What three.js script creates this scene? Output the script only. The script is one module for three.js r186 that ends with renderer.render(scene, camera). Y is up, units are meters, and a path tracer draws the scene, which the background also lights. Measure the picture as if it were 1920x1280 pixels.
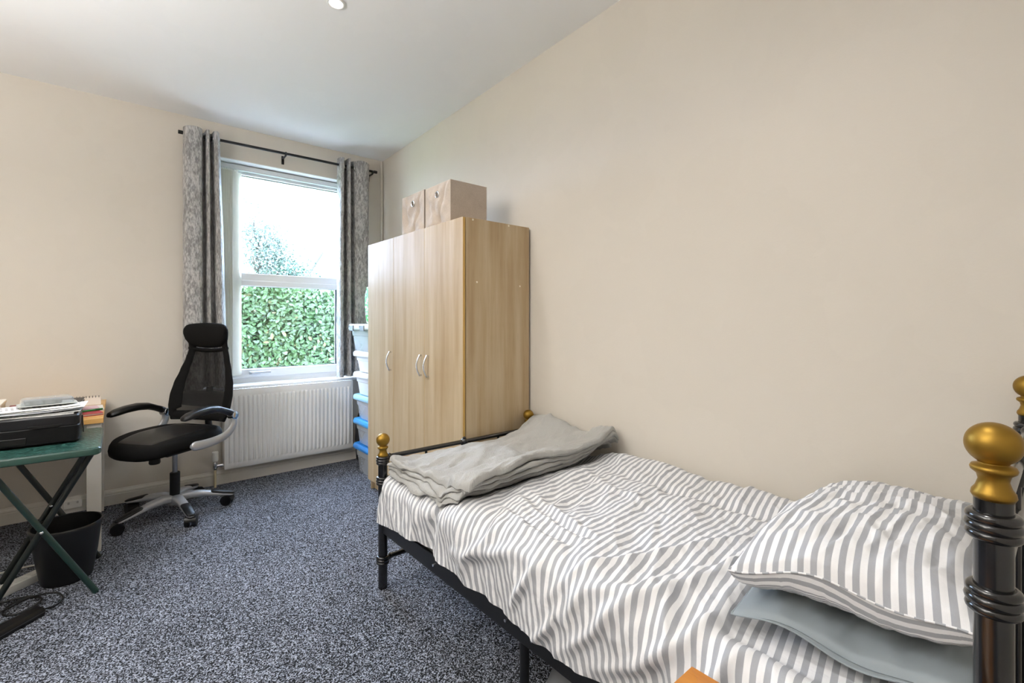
import * as THREE from 'three';
import { RoundedBoxGeometry } from 'three/addons/geometries/RoundedBoxGeometry.js';
import { mergeGeometries, mergeVertices, toCreasedNormals } from 'three/addons/utils/BufferGeometryUtils.js';
import { RectAreaLightUniformsLib } from 'three/addons/lights/RectAreaLightUniformsLib.js';

// ---------------------------------------------------------------- camera, sky, exposure
const scene = new THREE.Scene();
const camera = new THREE.PerspectiveCamera(2 * Math.atan(640 / 880) * 180 / Math.PI, 1920 / 1280, 0.05, 200);
camera.position.set(0, 1.26, 0);
camera.rotation.set(0, -40.06 * Math.PI / 180, 0);
camera.setViewOffset(1920, 1280, 0, 36, 1920, 1280);      // shift lens: verticals stay vertical
scene.background = new THREE.Color(0.7, 0.92, 1.27);      // even, overcast sky
scene.backgroundIntensity = 20;
const renderer = new THREE.WebGLRenderer({ antialias: true });
renderer.toneMapping = THREE.LinearToneMapping;
renderer.toneMappingExposure = 1.09;
renderer.shadowMap.enabled = true;
renderer.shadowMap.type = THREE.PCFSoftShadowMap;
RectAreaLightUniformsLib.init();
const LAMP = { color: [1.0, 0.97, 0.93], candela: 3.3 };     // ceiling downlights

const UP = { color: [1.0, 0.985, 0.97], candela: 29, at: [-1.5, -1.7] };     // unseen uplighter left of the frame, placed to light the ceiling

// ---------------------------------------------------------------- helpers
function rng(seed) { let a = seed >>> 0; return () => { a = (a + 0x6D2B79F5) | 0; let t = Math.imul(a ^ (a >>> 15), 1 | a); t = (t + Math.imul(t ^ (t >>> 7), 61 | t)) ^ t; return ((t ^ (t >>> 14)) >>> 0) / 4294967296; }; }
const lerp = (a, b, t) => a + (b - a) * t, clamp = (x, a, b) => Math.min(b, Math.max(a, x));
const sstep = (a, b, x) => { const t = clamp((x - a) / (b - a), 0, 1); return t * t * (3 - 2 * t); };
const V = (x, y, z) => new THREE.Vector3(x, y, z);
function hash(ix, iy, s) { let h = (Math.imul(ix, 374761393) + Math.imul(iy, 668265263) + Math.imul(s, 2147483647 ^ 0x5bd1e995)) | 0; h = Math.imul(h ^ (h >>> 13), 1274126177); h ^= h >>> 16; return (h >>> 0) / 4294967296; }
function vnoise(x, y, s, px = 0, py = 0) {                  // value noise 0..1, periodic when px, py given
  const ix = Math.floor(x), iy = Math.floor(y), fx = x - ix, fy = y - iy, u = fx * fx * (3 - 2 * fx), v = fy * fy * (3 - 2 * fy);
  const w = (n, p) => p ? ((n % p) + p) % p : n;
  const a = hash(w(ix, px), w(iy, py), s), b = hash(w(ix + 1, px), w(iy, py), s), c = hash(w(ix, px), w(iy + 1, py), s), d = hash(w(ix + 1, px), w(iy + 1, py), s);
  return lerp(lerp(a, b, u), lerp(c, d, u), v);
}
function fbm(x, y, s, oct = 4, px = 0, py = 0) { let t = 0, a = 0.5, n = 0; for (let i = 0; i < oct; i++) { t += a * vnoise(x, y, s + i * 17, px, py); n += a; a *= 0.5; x *= 2; y *= 2; px *= 2; py *= 2; } return t / n; }
const srgb = (h) => { const c = new THREE.Color(h); c.convertLinearToSRGB(); return [c.r * 255, c.g * 255, c.b * 255]; };
// colour texture from f(u, v) -> [r, g, b] in sRGB 0..255; sizes in metres of one repeat
function tex(w, h, f, sizeU, sizeV, colour = true) {
  const d = new Uint8Array(w * h * 4);
  for (let j = 0; j < h; j++) for (let i = 0; i < w; i++) { const c = f((i + 0.5) / w, (j + 0.5) / h, i, j), k = (j * w + i) * 4; if (typeof c === 'number') { d[k] = d[k + 1] = d[k + 2] = clamp(c, 0, 255); } else { d[k] = clamp(c[0], 0, 255); d[k + 1] = clamp(c[1], 0, 255); d[k + 2] = clamp(c[2], 0, 255); } d[k + 3] = 255; }
  const t = new THREE.DataTexture(d, w, h, THREE.RGBAFormat);
  t.wrapS = t.wrapT = THREE.RepeatWrapping; t.magFilter = THREE.LinearFilter; t.minFilter = THREE.LinearMipmapLinearFilter; t.generateMipmaps = true;
  if (colour) t.colorSpace = THREE.SRGBColorSpace;
  t.repeat.set(1 / sizeU, 1 / sizeV); t.needsUpdate = true;
  return t;
}
const mix3 = (a, b, t) => [lerp(a[0], b[0], t), lerp(a[1], b[1], t), lerp(a[2], b[2], t)];
const M = (o) => new THREE.MeshPhysicalMaterial({ roughness: 0.6, ...o });

// geometry: everything non-indexed with position, normal, uv (uv in metres)
function flat(g) { const n = g.index ? g.toNonIndexed() : g; for (const k of Object.keys(n.attributes)) if (!['position', 'normal', 'uv'].includes(k)) n.deleteAttribute(k); if (!n.attributes.uv) n.setAttribute('uv', new THREE.BufferAttribute(new Float32Array(n.attributes.position.count * 2), 2)); n.morphAttributes = {}; return n; }
function boxUV(g, swap = false) {
  g = flat(g); const p = g.attributes.position, uv = g.attributes.uv, a = V(), b = V(), c = V(), n = V();
  for (let i = 0; i < p.count; i += 3) {
    a.fromBufferAttribute(p, i); b.fromBufferAttribute(p, i + 1); c.fromBufferAttribute(p, i + 2);
    n.copy(b).sub(a).cross(c.clone().sub(a)); const x = Math.abs(n.x), y = Math.abs(n.y), z = Math.abs(n.z);
    [a, b, c].forEach((v, k) => { let s = x >= y && x >= z ? [v.z, v.y] : y >= z ? [v.x, v.z] : [v.x, v.y]; if (swap) s = [s[1], s[0]]; uv.setXY(i + k, s[0], s[1]); });
  }
  return g;
}
function box(w, h, d, x = 0, y = 0, z = 0, r = 0.003, swap = false) {
  r = Math.min(r, w / 2.01, h / 2.01, d / 2.01);
  const g = r > 0 ? new RoundedBoxGeometry(w, h, d, 2, r) : new THREE.BoxGeometry(w, h, d);
  g.translate(x, y, z); return boxUV(g, swap);
}
const span = (x0, x1, y0, y1, z0, z1, r = 0.003, swap = false) => box(x1 - x0, y1 - y0, z1 - z0, (x0 + x1) / 2, (y0 + y1) / 2, (z0 + z1) / 2, r, swap);
function cyl(r0, r1, a, b, seg = 20, cap = true) {          // from point a to point b
  const d = b.clone().sub(a), g = new THREE.CylinderGeometry(r1, r0, d.length(), seg, 1, !cap);
  g.applyQuaternion(new THREE.Quaternion().setFromUnitVectors(V(0, 1, 0), d.clone().normalize())); g.translate((a.x + b.x) / 2, (a.y + b.y) / 2, (a.z + b.z) / 2); return flat(g);
}
function lathe(pts, seg = 32, x = 0, y = 0, z = 0) { const g = new THREE.LatheGeometry(pts.map((p) => new THREE.Vector2(p[0], p[1])), seg); g.translate(x, y, z); return flat(g); }
function tube(pts, r, seg = 48, rs = 10, closed = false) { return flat(new THREE.TubeGeometry(new THREE.CatmullRomCurve3(pts, closed, 'centripetal'), seg, r, rs, closed)); }
function torus(R, r, x, y, z, rx = Math.PI / 2, ry = 0, seg = 28, rs = 12) { const g = new THREE.TorusGeometry(R, r, rs, seg); g.rotateX(rx); g.rotateY(ry); g.translate(x, y, z); return flat(g); }
function sphere(r, x, y, z, sx = 1, sy = 1, sz = 1, ws = 24, hs = 16) { const g = new THREE.SphereGeometry(r, ws, hs); g.scale(sx, sy, sz); g.translate(x, y, z); return flat(g); }
// grid surface f(u, v) -> [x, y, z]; uvf(u, v) -> [s, t]
function grid(nu, nv, f, uvf, wrapU = false) {
  const P = [], T = [], I = [];
  for (let j = 0; j <= nv; j++) for (let i = 0; i <= nu; i++) { const p = f(i / nu, j / nv); P.push(p[0], p[1], p[2]); const t = uvf ? uvf(i / nu, j / nv) : [i / nu, j / nv]; T.push(t[0], t[1]); }
  for (let j = 0; j < nv; j++) for (let i = 0; i < nu; i++) { const a = j * (nu + 1) + i, b = a + 1, c = a + nu + 1, d = c + 1; I.push(a, b, d, a, d, c); }
  const g = new THREE.BufferGeometry(); g.setAttribute('position', new THREE.Float32BufferAttribute(P, 3)); g.setAttribute('uv', new THREE.Float32BufferAttribute(T, 2)); g.setIndex(I); g.computeVertexNormals();
  if (wrapU) { const n = g.attributes.normal; for (let j = 0; j <= nv; j++) { const a = j * (nu + 1), b = a + nu, v = V(n.getX(a) + n.getX(b), n.getY(a) + n.getY(b), n.getZ(a) + n.getZ(b)).normalize(); n.setXYZ(a, v.x, v.y, v.z); n.setXYZ(b, v.x, v.y, v.z); } }
  return g;
}
const flip = (g) => { const i = g.index.array; for (let k = 0; k < i.length; k += 3) { const t = i[k]; i[k] = i[k + 1]; i[k + 1] = t; } g.computeVertexNormals(); return g; };
function extrude(shapePts, depth, bevel = 0.002, holes = []) {
  const s = new THREE.Shape(shapePts.map((p) => new THREE.Vector2(p[0], p[1]))); for (const h of holes) s.holes.push(new THREE.Path(h.map((p) => new THREE.Vector2(p[0], p[1]))));
  return flat(new THREE.ExtrudeGeometry(s, { depth, bevelEnabled: bevel > 0, bevelSize: bevel, bevelThickness: bevel, bevelSegments: 2, steps: 1, curveSegments: 12 }));
}
const put = (g, x = 0, y = 0, z = 0, rx = 0, ry = 0, rz = 0) => g.applyMatrix4(new THREE.Matrix4().compose(V(x, y, z), new THREE.Quaternion().setFromEuler(new THREE.Euler(rx, ry, rz, 'YXZ')), V(1, 1, 1)));
const merge = (list) => list.length === 1 ? flat(list[0]) : mergeGeometries(list.map(flat), false);

const used = {};
function numbered(n) { const k = used[n] = (used[n] ?? -1) + 1; return k ? n + '_' + String(k).padStart(3, '0') : n; }
function mesh(name, geos, material, parent = scene, label) {
  const m = new THREE.Mesh(merge([].concat(geos)), material); m.name = parent === scene ? numbered(name) : name; parent.add(m); if (label) m.userData.label = label; return m;
}
function tag(o, label, category, group, kind) { o.userData.label = label; o.userData.category = category; if (group) o.userData.group = group; if (kind) o.userData.kind = kind; return o; }
function thing(name, label, category, pos = [0, 0, 0], turn = 0, group) { const o = new THREE.Group(); o.name = numbered(name); o.position.set(...pos); o.rotation.y = turn; scene.add(o); return tag(o, label, category, group); }
function struct(name, geos, material, parent = scene) { const m = mesh(name, geos, material, parent); if (parent === scene) m.userData.kind = 'structure'; return m; }
function copyOf(src, name, label, pos, turn) { const c = src.clone(); c.name = numbered(name); c.userData = { ...src.userData, label }; if (pos) c.position.set(...pos); if (turn !== undefined) c.rotation.y = turn; scene.add(c); return c; }

// ---------------------------------------------------------------- materials
const paintBump = tex(512, 512, (u, v) => 128 + 70 * (fbm(u * 64, v * 64, 5, 3, 64, 64) - 0.5), 0.35, 0.35, false);
const patch = (base, amp, s) => tex(512, 512, (u, v) => { const n = (fbm(u * 5, v * 5, s, 5, 5, 5) - 0.5) * amp; return [base[0] + n, base[1] + n, base[2] + n]; }, 2.4, 2.4);
const wallM = M({ map: patch([214, 207, 196], 5, 3), roughness: 0.75, bumpMap: paintBump, bumpScale: 0.0006 });
const ceilM = M({ map: patch([247, 247, 247], 3, 9), roughness: 0.85 });
const whiteM = M({ color: '#eceae6', roughness: 0.42 });
const trimM = M({ color: '#dcd8d0', roughness: 0.4 });
const upvcM = M({ color: '#f8f9fa', roughness: 0.28 });
const blackM = M({ color: '#0b0b0d', roughness: 0.35 });
const gasketM = M({ color: '#2c2c30', roughness: 0.6 });
const bedM = M({ color: '#0c0c0e', roughness: 0.22, clearcoat: 0.6, clearcoatRoughness: 0.15 });
const goldM = M({ color: '#97762f', metalness: 0.85, roughness: 0.42 });
const chromeM = M({ color: '#d4d6da', metalness: 1, roughness: 0.16 });
const silverM = M({ color: '#b6b8bc', metalness: 0.4, roughness: 0.32 });
const carpetT = (() => {
  const W = 2048, d = new Float32Array(W * W), r = rng(11);
  for (let i = 0; i < W * W; i++) d[i] = r();
  const at = (x, y) => d[((y & 2047) << 11) | (x & 2047)];
  const val = (i, j) => { const c = vnoise(i / 4.5, j / 4.5, 21, 455, 455), f = (at(i, j) + at(i + 1, j) + at(i, j + 1) + at(i + 1, j + 1)) / 4; return 0.62 * c + 0.38 * f; };
  return [tex(W, W, (u, v, i, j) => { const t = val(i, j), big = fbm(u * 7, v * 7, 31, 4, 7, 7) - 0.5, k = clamp((t - 0.5) * 2.9 + 0.5, 0, 1) ; const b = 26 + 148 * Math.pow(k, 1.25) + big * 26; return [b * 0.955, b * 0.985, b * 1.06]; }, 1.5, 1.5), tex(1024, 1024, (u, v, i, j) => 255 * val(i * 2, j * 2), 1.5, 1.5, false)];
})();
const carpetM = M({ map: carpetT[0], bumpMap: carpetT[1], bumpScale: 0.006, roughness: 0.95, specularIntensity: 0.2 });
function woodTex(base, dark, light, seed, W, H, su, sv, streaks, contrast) {   // grain along v
  return tex(W, H, (u, v) => {
    const a = fbm(u * streaks, v * 3, seed, 4, streaks, 3), b = fbm(u * streaks * 5, v * 5, seed + 50, 3, streaks * 5, 5), pore = vnoise(u * 210, v * 26, seed + 90, 210, 26);
    const wave = Math.sin((u * streaks * 0.9 + 0.5 * fbm(u * 4, v * 2.0, seed + 7, 3, 4, 2)) * 6.283) * 0.5 + 0.5;
    let t = clamp((a - 0.5) * contrast + 0.5 + (b - 0.5) * 0.45 + (wave - 0.5) * 0.14, 0, 1);
    let c = t < 0.5 ? mix3(dark, base, t * 2) : mix3(base, light, t * 2 - 1); const k = pore > 0.72 ? -9 * (pore - 0.72) / 0.28 : 0; return [c[0] + k, c[1] + k, c[2] + k];
  }, su, sv);
}
const mapleM = M({ map: woodTex([188, 166, 132], [174, 149, 113], [200, 182, 152], 41, 1024, 1024, 0.62, 1.9, 9, 1.5), roughness: 0.52 });
const mapleEdgeM = M({ color: '#c8a25a', roughness: 0.45 });
const oakM = M({ map: woodTex([204, 158, 92], [178, 128, 66], [220, 178, 112], 61, 512, 512, 0.5, 1.2, 8, 1.4), roughness: 0.4 });
const pineM = M({ map: woodTex([190, 122, 40], [166, 98, 26], [206, 140, 56], 71, 512, 512, 0.4, 0.9, 8, 1.3), roughness: 0.3, clearcoat: 0.5, clearcoatRoughness: 0.2 });

// loft through closed rings of equal count
function loft(rings, capA = true, capB = true, crease = 0.7) {
  const n = rings[0].length, P = [], T = [], I = []; let acc = 0;
  rings.forEach((r, j) => { if (j) acc += Math.hypot(r[0][0] - rings[j - 1][0][0], r[0][1] - rings[j - 1][0][1], r[0][2] - rings[j - 1][0][2]); let s = 0; for (let i = 0; i <= n; i++) { const p = r[i % n]; if (i) { const q = r[i - 1]; s += Math.hypot(p[0] - q[0], p[1] - q[1], p[2] - q[2]); } P.push(...p); T.push(s, acc); } });
  for (let j = 0; j < rings.length - 1; j++) for (let i = 0; i < n; i++) { const a = j * (n + 1) + i, b = a + 1, c = a + n + 1, d = c + 1; I.push(a, b, d, a, d, c); }
  const cap = (j, up) => { const r = rings[j], c = [0, 0, 0]; r.forEach((p) => { c[0] += p[0] / n; c[1] += p[1] / n; c[2] += p[2] / n; }); const k = P.length / 3; P.push(...c); T.push(c[0], c[2]); for (let i = 0; i <= n; i++) { P.push(...r[i % n]); T.push(r[i % n][0], r[i % n][2]); } for (let i = 0; i < n; i++) up ? I.push(k, k + 1 + i, k + 2 + i) : I.push(k, k + 2 + i, k + 1 + i); };
  if (capA) cap(0, false); if (capB) cap(rings.length - 1, true);
  let vol = 0; for (let k = 0; k < I.length; k += 3) { const [a, b, c] = [I[k] * 3, I[k + 1] * 3, I[k + 2] * 3]; vol += P[a] * (P[b + 1] * P[c + 2] - P[b + 2] * P[c + 1]) + P[a + 1] * (P[b + 2] * P[c] - P[b] * P[c + 2]) + P[a + 2] * (P[b] * P[c + 1] - P[b + 1] * P[c]); }
  if (vol < 0) for (let k = 0; k < I.length; k += 3) { const t = I[k]; I[k] = I[k + 1]; I[k + 1] = t; }
  const g = new THREE.BufferGeometry(); g.setAttribute('position', new THREE.Float32BufferAttribute(P, 3)); g.setAttribute('uv', new THREE.Float32BufferAttribute(T, 2)); g.setIndex(I);
  return flat(toCreasedNormals(g, crease));
}
// rounded rectangle in the plane y, counter-clockwise seen from below so that lofts going up face outwards
function rrect(w, d, r, y, x = 0, z = 0, seg = 5) { const o = [], hw = w / 2 - r, hd = d / 2 - r; [[hw, hd, 0], [-hw, hd, 1], [-hw, -hd, 2], [hw, -hd, 3]].forEach(([cx, cz, q]) => { for (let k = 0; k <= seg; k++) { const a = (q + k / seg) * Math.PI / 2; o.push([x + cx + r * Math.cos(a), y, z + cz + r * Math.sin(a)]); } }); return o.reverse(); }
function oval(rx, rz, y, n = 40, x = 0, z = 0, e = 2) { const o = []; for (let k = 0; k < n; k++) { const a = -k / n * 2 * Math.PI, c = Math.cos(a), s = Math.sin(a); o.push([x + rx * Math.sign(c) * Math.pow(Math.abs(c), 2 / e), y, z + rz * Math.sign(s) * Math.pow(Math.abs(s), 2 / e)]); } return o; }

// ---------------------------------------------------------------- the room
const XL = -1.9, XR = 1.958, ZW = -4.271, ZB = 0.6, TILT = 0.0316;
const ceilY = (z) => 2.81 + TILT * (z - ZW);
struct('floor', span(XL - 0.2, XR + 0.2, -0.12, 0, ZW - 0.34, ZB + 0.2, 0), carpetM);
{
  const g = span(XL - 0.02, XR + 0.02, 0, 0.16, ZW - 0.02, ZB + 0.02, 0), p = g.attributes.position;
  for (let i = 0; i < p.count; i++) p.setY(i, p.getY(i) + ceilY(p.getZ(i))); g.computeVertexNormals(); struct('ceiling', g, ceilM);
}
const OX0 = 0.54, OX1 = 1.68, OY0 = 0.735, OY1 = 2.555, ZO = ZW - 0.33, HT = 3.2;
struct('wall_right', span(XR, XR + 0.2, 0, HT, ZW - 0.33, ZB + 0.2, 0), wallM);
struct('wall_left', span(XL - 0.2, XL, 0, HT, ZW - 0.33, ZB + 0.2, 0), wallM);
struct('wall_back', span(XL, XR, 0, HT, ZB, ZB + 0.2, 0), wallM);
struct('wall_window', [span(XL, OX0, 0, HT, ZO, ZW, 0), span(OX1, XR, 0, HT, ZO, ZW, 0), span(OX0, OX1, 0, OY0, ZO, ZW, 0), span(OX0, OX1, OY1, HT, ZO, ZW, 0)], wallM);
{
  const prof = [[0, 0], [0.018, 0], [0.018, 0.068], [0.015, 0.074], [0.017, 0.079], [0.014, 0.088], [0.008, 0.094], [0.005, 0.103], [0, 0.103]];
  const run = (len) => boxUV(extrude(prof, len, 0));
  struct('baseboard_window', put(run(XR - XL), XR, 0, ZW, 0, -Math.PI / 2, 0), trimM);
  struct('baseboard_right', put(boxUV(extrude(prof.map(([a, b]) => [-a, b]).reverse(), ZB - ZW - 0.02, 0)), XR, 0, ZW + 0.02), trimM);
  struct('baseboard_left', put(run(ZB - ZW - 0.02), XL, 0, ZW + 0.02), trimM);
}
struct('trim_1', lathe([[0, 0.104], [0.011, 0.104], [0.011, 2.8]], 16, XR - 0.0135, 0, ZW + 0.0135), wallM);   // painted pipe in the corner

// window
{
  const w = new THREE.Group(); w.name = 'window_1'; w.userData.kind = 'structure'; scene.add(w);
  const ring = (x0, x1, y0, y1, z0, z1, l, r, b, t, rad = 0.004) => [span(x0, x0 + l, y0, y1, z0, z1, rad), span(x1 - r, x1, y0, y1, z0, z1, rad), span(x0 + l - 0.003, x1 - r + 0.003, y0, y0 + b, z0, z1 - 0.0005, rad), span(x0 + l - 0.003, x1 - r + 0.003, y1 - t, y1, z0, z1 - 0.0005, rad)];
  struct('window_frame', [...ring(OX0, OX1, OY0 + 0.02, OY1, -4.51, -4.43, 0.058, 0.052, 0.05, 0.068), span(OX0 + 0.05, OX1 - 0.05, 1.604, 1.672, -4.505, -4.431, 0.008), span(OX0 + 0.05, OX1 - 0.05, 2.486, 2.496, -4.46, -4.424, 0.003)], upvcM, w);
  struct('window_sash', [...ring(0.586, 1.64, 0.797, 1.612, -4.49, -4.412, 0.064, 0.066, 0.072, 0.05, 0.009), ...ring(0.63, 1.592, 0.85, 1.58, -4.48, -4.424, 0.018, 0.018, 0.018, 0.016, 0.004)], upvcM, w);
  const gk = (x0, x1, y0, y1, z) => ring(x0, x1, y0, y1, z - 0.006, z + 0.006, 0.006, 0.006, 0.006, 0.006, 0.001);
  struct('window_seal', [...gk(0.646, 1.577, 0.867, 1.566, -4.452), ...gk(0.597, 1.629, 1.671, 2.488, -4.458)], gasketM, w);
  const glass = M({ color: '#ffffff', transmission: 1, roughness: 0, thickness: 0, ior: 1.5 });
  struct('window_pane', span(0.65, 1.573, 0.871, 1.562, -4.462, -4.458, 0), glass, w);
  struct('window_pane', span(0.6, 1.626, 1.674, 2.485, -4.466, -4.462, 0), glass, w);
  const h = struct('window_handle', [box(0.085, 0.026, 0.012, 0.885, 0.836, -4.407, 0.005), cyl(0.011, 0.009, V(0.86, 0.836, -4.402), V(0.86, 0.836, -4.378), 14), box(0.15, 0.018, 0.012, 0.925, 0.839, -4.375, 0.005)], M({ color: '#c9ccd0', roughness: 0.3, metalness: 0.4 }), w);
  struct('window_sill', span(OX0 - 0.05, OX1 + 0.06, OY0, OY0 + 0.023, -4.45, -4.216, 0.008), upvcM, w);
  struct('window_reveal', [span(OX0, OX0 + 0.006, OY0 + 0.02, OY1, -4.44, ZW + 0.001, 0), span(OX1 - 0.006, OX1, OY0 + 0.02, OY1, -4.44, ZW + 0.001, 0), span(OX0, OX1, OY1 - 0.006, OY1, -4.44, ZW + 0.001, 0)], M({ color: '#eeede9', roughness: 0.5 }), w);
}

// downlights: glowing lens in a white ring and the light just below it
for (const [x, z, lab] of [[0.843, -2.381, 'round white recessed ceiling downlight, the one seen at the ceiling above the carpet'], [-0.78, -2.75, 'round white recessed ceiling downlight on the desk side, out of view, placed to light the window wall'], [0.843, -0.6, 'round white recessed ceiling downlight over the head of the bed'], [-0.78, -0.6, 'round white recessed ceiling downlight on the desk side, out of view by the back wall']]) {  // desk-side pair is out of view, one placed to light the window wall
  const y = ceilY(z), t = thing('ceiling_downlight', lab, 'downlight', [x, y, z], 0, 'ceiling downlights'); t.rotation.x = -Math.atan(TILT);
  mesh('trim_ring', lathe([[0.031, -0.001], [0.033, -0.007], [0.04, -0.008], [0.044, -0.005], [0.045, 0.0]], 36), whiteM, t);
  const lens = mesh('lens', lathe([[0.0, -0.0045], [0.02, -0.0045], [0.0315, -0.003]].reverse(), 30), M({ color: '#ffffff', emissive: new THREE.Color(...LAMP.color), emissiveIntensity: 14, roughness: 0.3 }), t);
  const l = new THREE.SpotLight(new THREE.Color(...LAMP.color), LAMP.candela, 0, 1.22, 1, 2); l.name = 'downlight_glow'; l.position.set(x, y - 0.012, z); l.target.position.set(x, 0, z); l.shadow.radius = 1.6; l.castShadow = true; l.shadow.mapSize.set(2048, 2048); l.shadow.bias = -0.0004;
  scene.add(l); scene.add(l.target);
}

{   // uplighter out of view to the left, there to brighten ceiling and walls
  const t = thing('unseen_uplighter', 'unseen white uplighter by the left wall, out of view, placed to light the ceiling', 'unseen lamp', [UP.at[0], 0, UP.at[1]]);
  mesh('base', lathe([[0, 0], [0.14, 0], [0.142, 0.012], [0.13, 0.02], [0.02, 0.028], [0, 0.028]], 36), whiteM, t); mesh('pole', lathe([[0.012, 0.02], [0.012, 1.7]], 16), whiteM, t);
  mesh('bowl', lathe([[0.0, 1.69], [0.03, 1.69], [0.11, 1.73], [0.155, 1.79], [0.158, 1.795], [0.15, 1.795], [0.105, 1.738], [0.03, 1.7], [0, 1.7]], 40), whiteM, t);
  mesh('bulb', lathe([[0, 1.757], [0.085, 1.755], [0.09, 1.745], [0, 1.742]].reverse(), 30), M({ color: '#ffffff', emissive: new THREE.Color(...UP.color), emissiveIntensity: 20, roughness: 0.4 }), t);
  const l = new THREE.SpotLight(new THREE.Color(...UP.color), UP.candela, 0, 1.5, 0.6, 2); l.name = 'unseen_uplighter_light'; l.position.set(UP.at[0], 1.8, UP.at[1]); l.target.position.set(UP.at[0], 3, UP.at[1]); l.shadow.radius = 4; l.castShadow = true; l.shadow.mapSize.set(1024, 1024); scene.add(l); scene.add(l.target);
}

// ---------------------------------------------------------------- curtains, rod, blind, radiator
const velvetT = tex(1024, 1024, (u, v) => {
  const a = fbm(u * 40, v * 22, 81, 4, 40, 22), b = fbm(u * 96, v * 50, 83, 3, 96, 50), c = vnoise(u * 9, v * 4, 85, 9, 4);
  const k = clamp(0.5 + (a - 0.5) * 1.9 + (b - 0.5) * 1.5 + (c - 0.5) * 0.35, 0, 1), g = 128 + 62 * k; return [g, g * 0.99, g * 0.985];
}, 0.5, 0.7);
const velvetB = tex(512, 512, (u, v) => 255 * clamp(0.5 + (fbm(u * 30, v * 16, 87, 4, 30, 16) - 0.5) * 2, 0, 1), 0.5, 0.7, false);
const velvetM = M({ map: velvetT, bumpMap: velvetB, bumpScale: 0.004, roughness: 0.6, sheen: 0.8, sheenColor: new THREE.Color(0.5, 0.5, 0.52), sheenRoughness: 0.35, side: THREE.DoubleSide });
const RODY = 2.645, RODZ = -4.171;
function curtain(label, top, bottom, y0, y1, eyelets, seed) {
  const t = thing('curtain', label, 'curtain', [0, 0, 0], 0, 'curtains at the window'), cA = new THREE.CatmullRomCurve3(top.map((p) => V(p[0], 0, p[1])), false, 'centripetal'), cB = new THREE.CatmullRomCurve3(bottom.map((p) => V(p[0], 0, p[1])), false, 'centripetal');
  const len = cA.getLength(), nu = 180, A = cA.getPoints(nu), B = cB.getPoints(nu);
  mesh('fabric', grid(nu, 70, (u, v) => {
    const i = Math.round(u * nu), k = Math.pow(v, 0.8), w = 0.006 * (fbm(u * 14, v * 5, seed, 3) - 0.5) * Math.min(1, v * 6);
    const y = lerp(y1, y0, v) + (v < 0.03 ? 0.012 * (vnoise(u * 9, 0, seed) - 0.4) * (1 - v / 0.03) : 0) - 0.02 * v * v * (vnoise(u * 7, 3, seed) - 0.5);
    return [lerp(A[i].x, B[i].x, k) + w, y, lerp(A[i].z, B[i].z, k) + w];
  }, (u, v) => [u * len, (1 - v) * (y1 - y0)]), velvetM, t);
  for (const [x, dz, ry] of eyelets) mesh('eyelet', torus(0.021, 0.0055, x, RODY - 0.003, RODZ + dz, 0, ry, 28, 10), chromeM, t);
  return t;
}
curtain('grey crushed velvet curtain behind the office chair, left of the window',
  [[0.372, -4.232], [0.368, -4.16], [0.385, -4.122], [0.44, -4.116], [0.478, -4.135], [0.487, -4.215], [0.5, -4.225], [0.508, -4.13], [0.522, -4.122], [0.534, -4.205], [0.546, -4.215], [0.555, -4.13], [0.572, -4.115], [0.59, -4.15], [0.6, -4.215]],
  [[0.372, -4.226], [0.366, -4.15], [0.38, -4.12], [0.44, -4.114], [0.484, -4.13], [0.494, -4.2], [0.508, -4.205], [0.52, -4.13], [0.536, -4.115], [0.552, -4.19], [0.566, -4.196], [0.584, -4.13], [0.606, -4.122], [0.634, -4.14], [0.655, -4.195]],
  0.765, 2.69, [[0.483, 0.005, 1.45], [0.505, 0, 1.7], [0.53, 0, 1.45], [0.55, 0, 1.7], [0.596, 0, 1.35]], 5);
curtain('grey crushed velvet curtain beside the wardrobe, right of the window',
  [[1.502, -4.215], [1.508, -4.13], [1.53, -4.12], [1.55, -4.2], [1.562, -4.21], [1.572, -4.12], [1.588, -4.118], [1.603, -4.2], [1.616, -4.205], [1.632, -4.15], [1.655, -4.125], [1.7, -4.115], [1.75, -4.125], [1.782, -4.17], [1.79, -4.225]],
  [[1.492, -4.205], [1.5, -4.13], [1.524, -4.122], [1.546, -4.19], [1.56, -4.2], [1.574, -4.125], [1.592, -4.11], [1.61, -4.195], [1.625, -4.2], [1.64, -4.14], [1.662, -4.12], [1.705, -4.122], [1.74, -4.12], [1.765, -4.16], [1.772, -4.21]],
  0.775, 2.712, [[1.548, 0, 1.4], [1.57, 0, 1.7], [1.6, 0, 1.4], [1.648, 0.033, 0.35]], 9);
{
  const t = thing('curtain_rod', 'thin black metal curtain rod above the window', 'curtain rod', [0, 0, 0]);
  mesh('pole', cyl(0.0105, 0.0105, V(0.36, RODY, RODZ), V(1.835, RODY + 0.015, RODZ), 16), blackM, t);
  for (const x of [0.352, 1.842]) mesh('end_cap', cyl(0.0135, 0.0135, V(x - 0.014, RODY + (x > 1 ? 0.015 : 0), RODZ), V(x + 0.014, RODY + (x > 1 ? 0.015 : 0), RODZ), 18), blackM, t);
  for (const x of [0.385, 1.066, 1.815]) mesh('bracket', [torus(0.014, 0.005, x, RODY + 0.004, RODZ, 0, Math.PI / 2, 20, 8), box(0.012, 0.012, 0.09, x, RODY - 0.008, RODZ - 0.052, 0.002), box(0.02, 0.07, 0.006, x, RODY - 0.022, ZW + 0.004, 0.002), cyl(0.004, 0.004, V(x, RODY - 0.045, ZW + 0.006), V(x, RODY - 0.045, ZW + 0.01), 8)], blackM, t);
}
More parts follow.
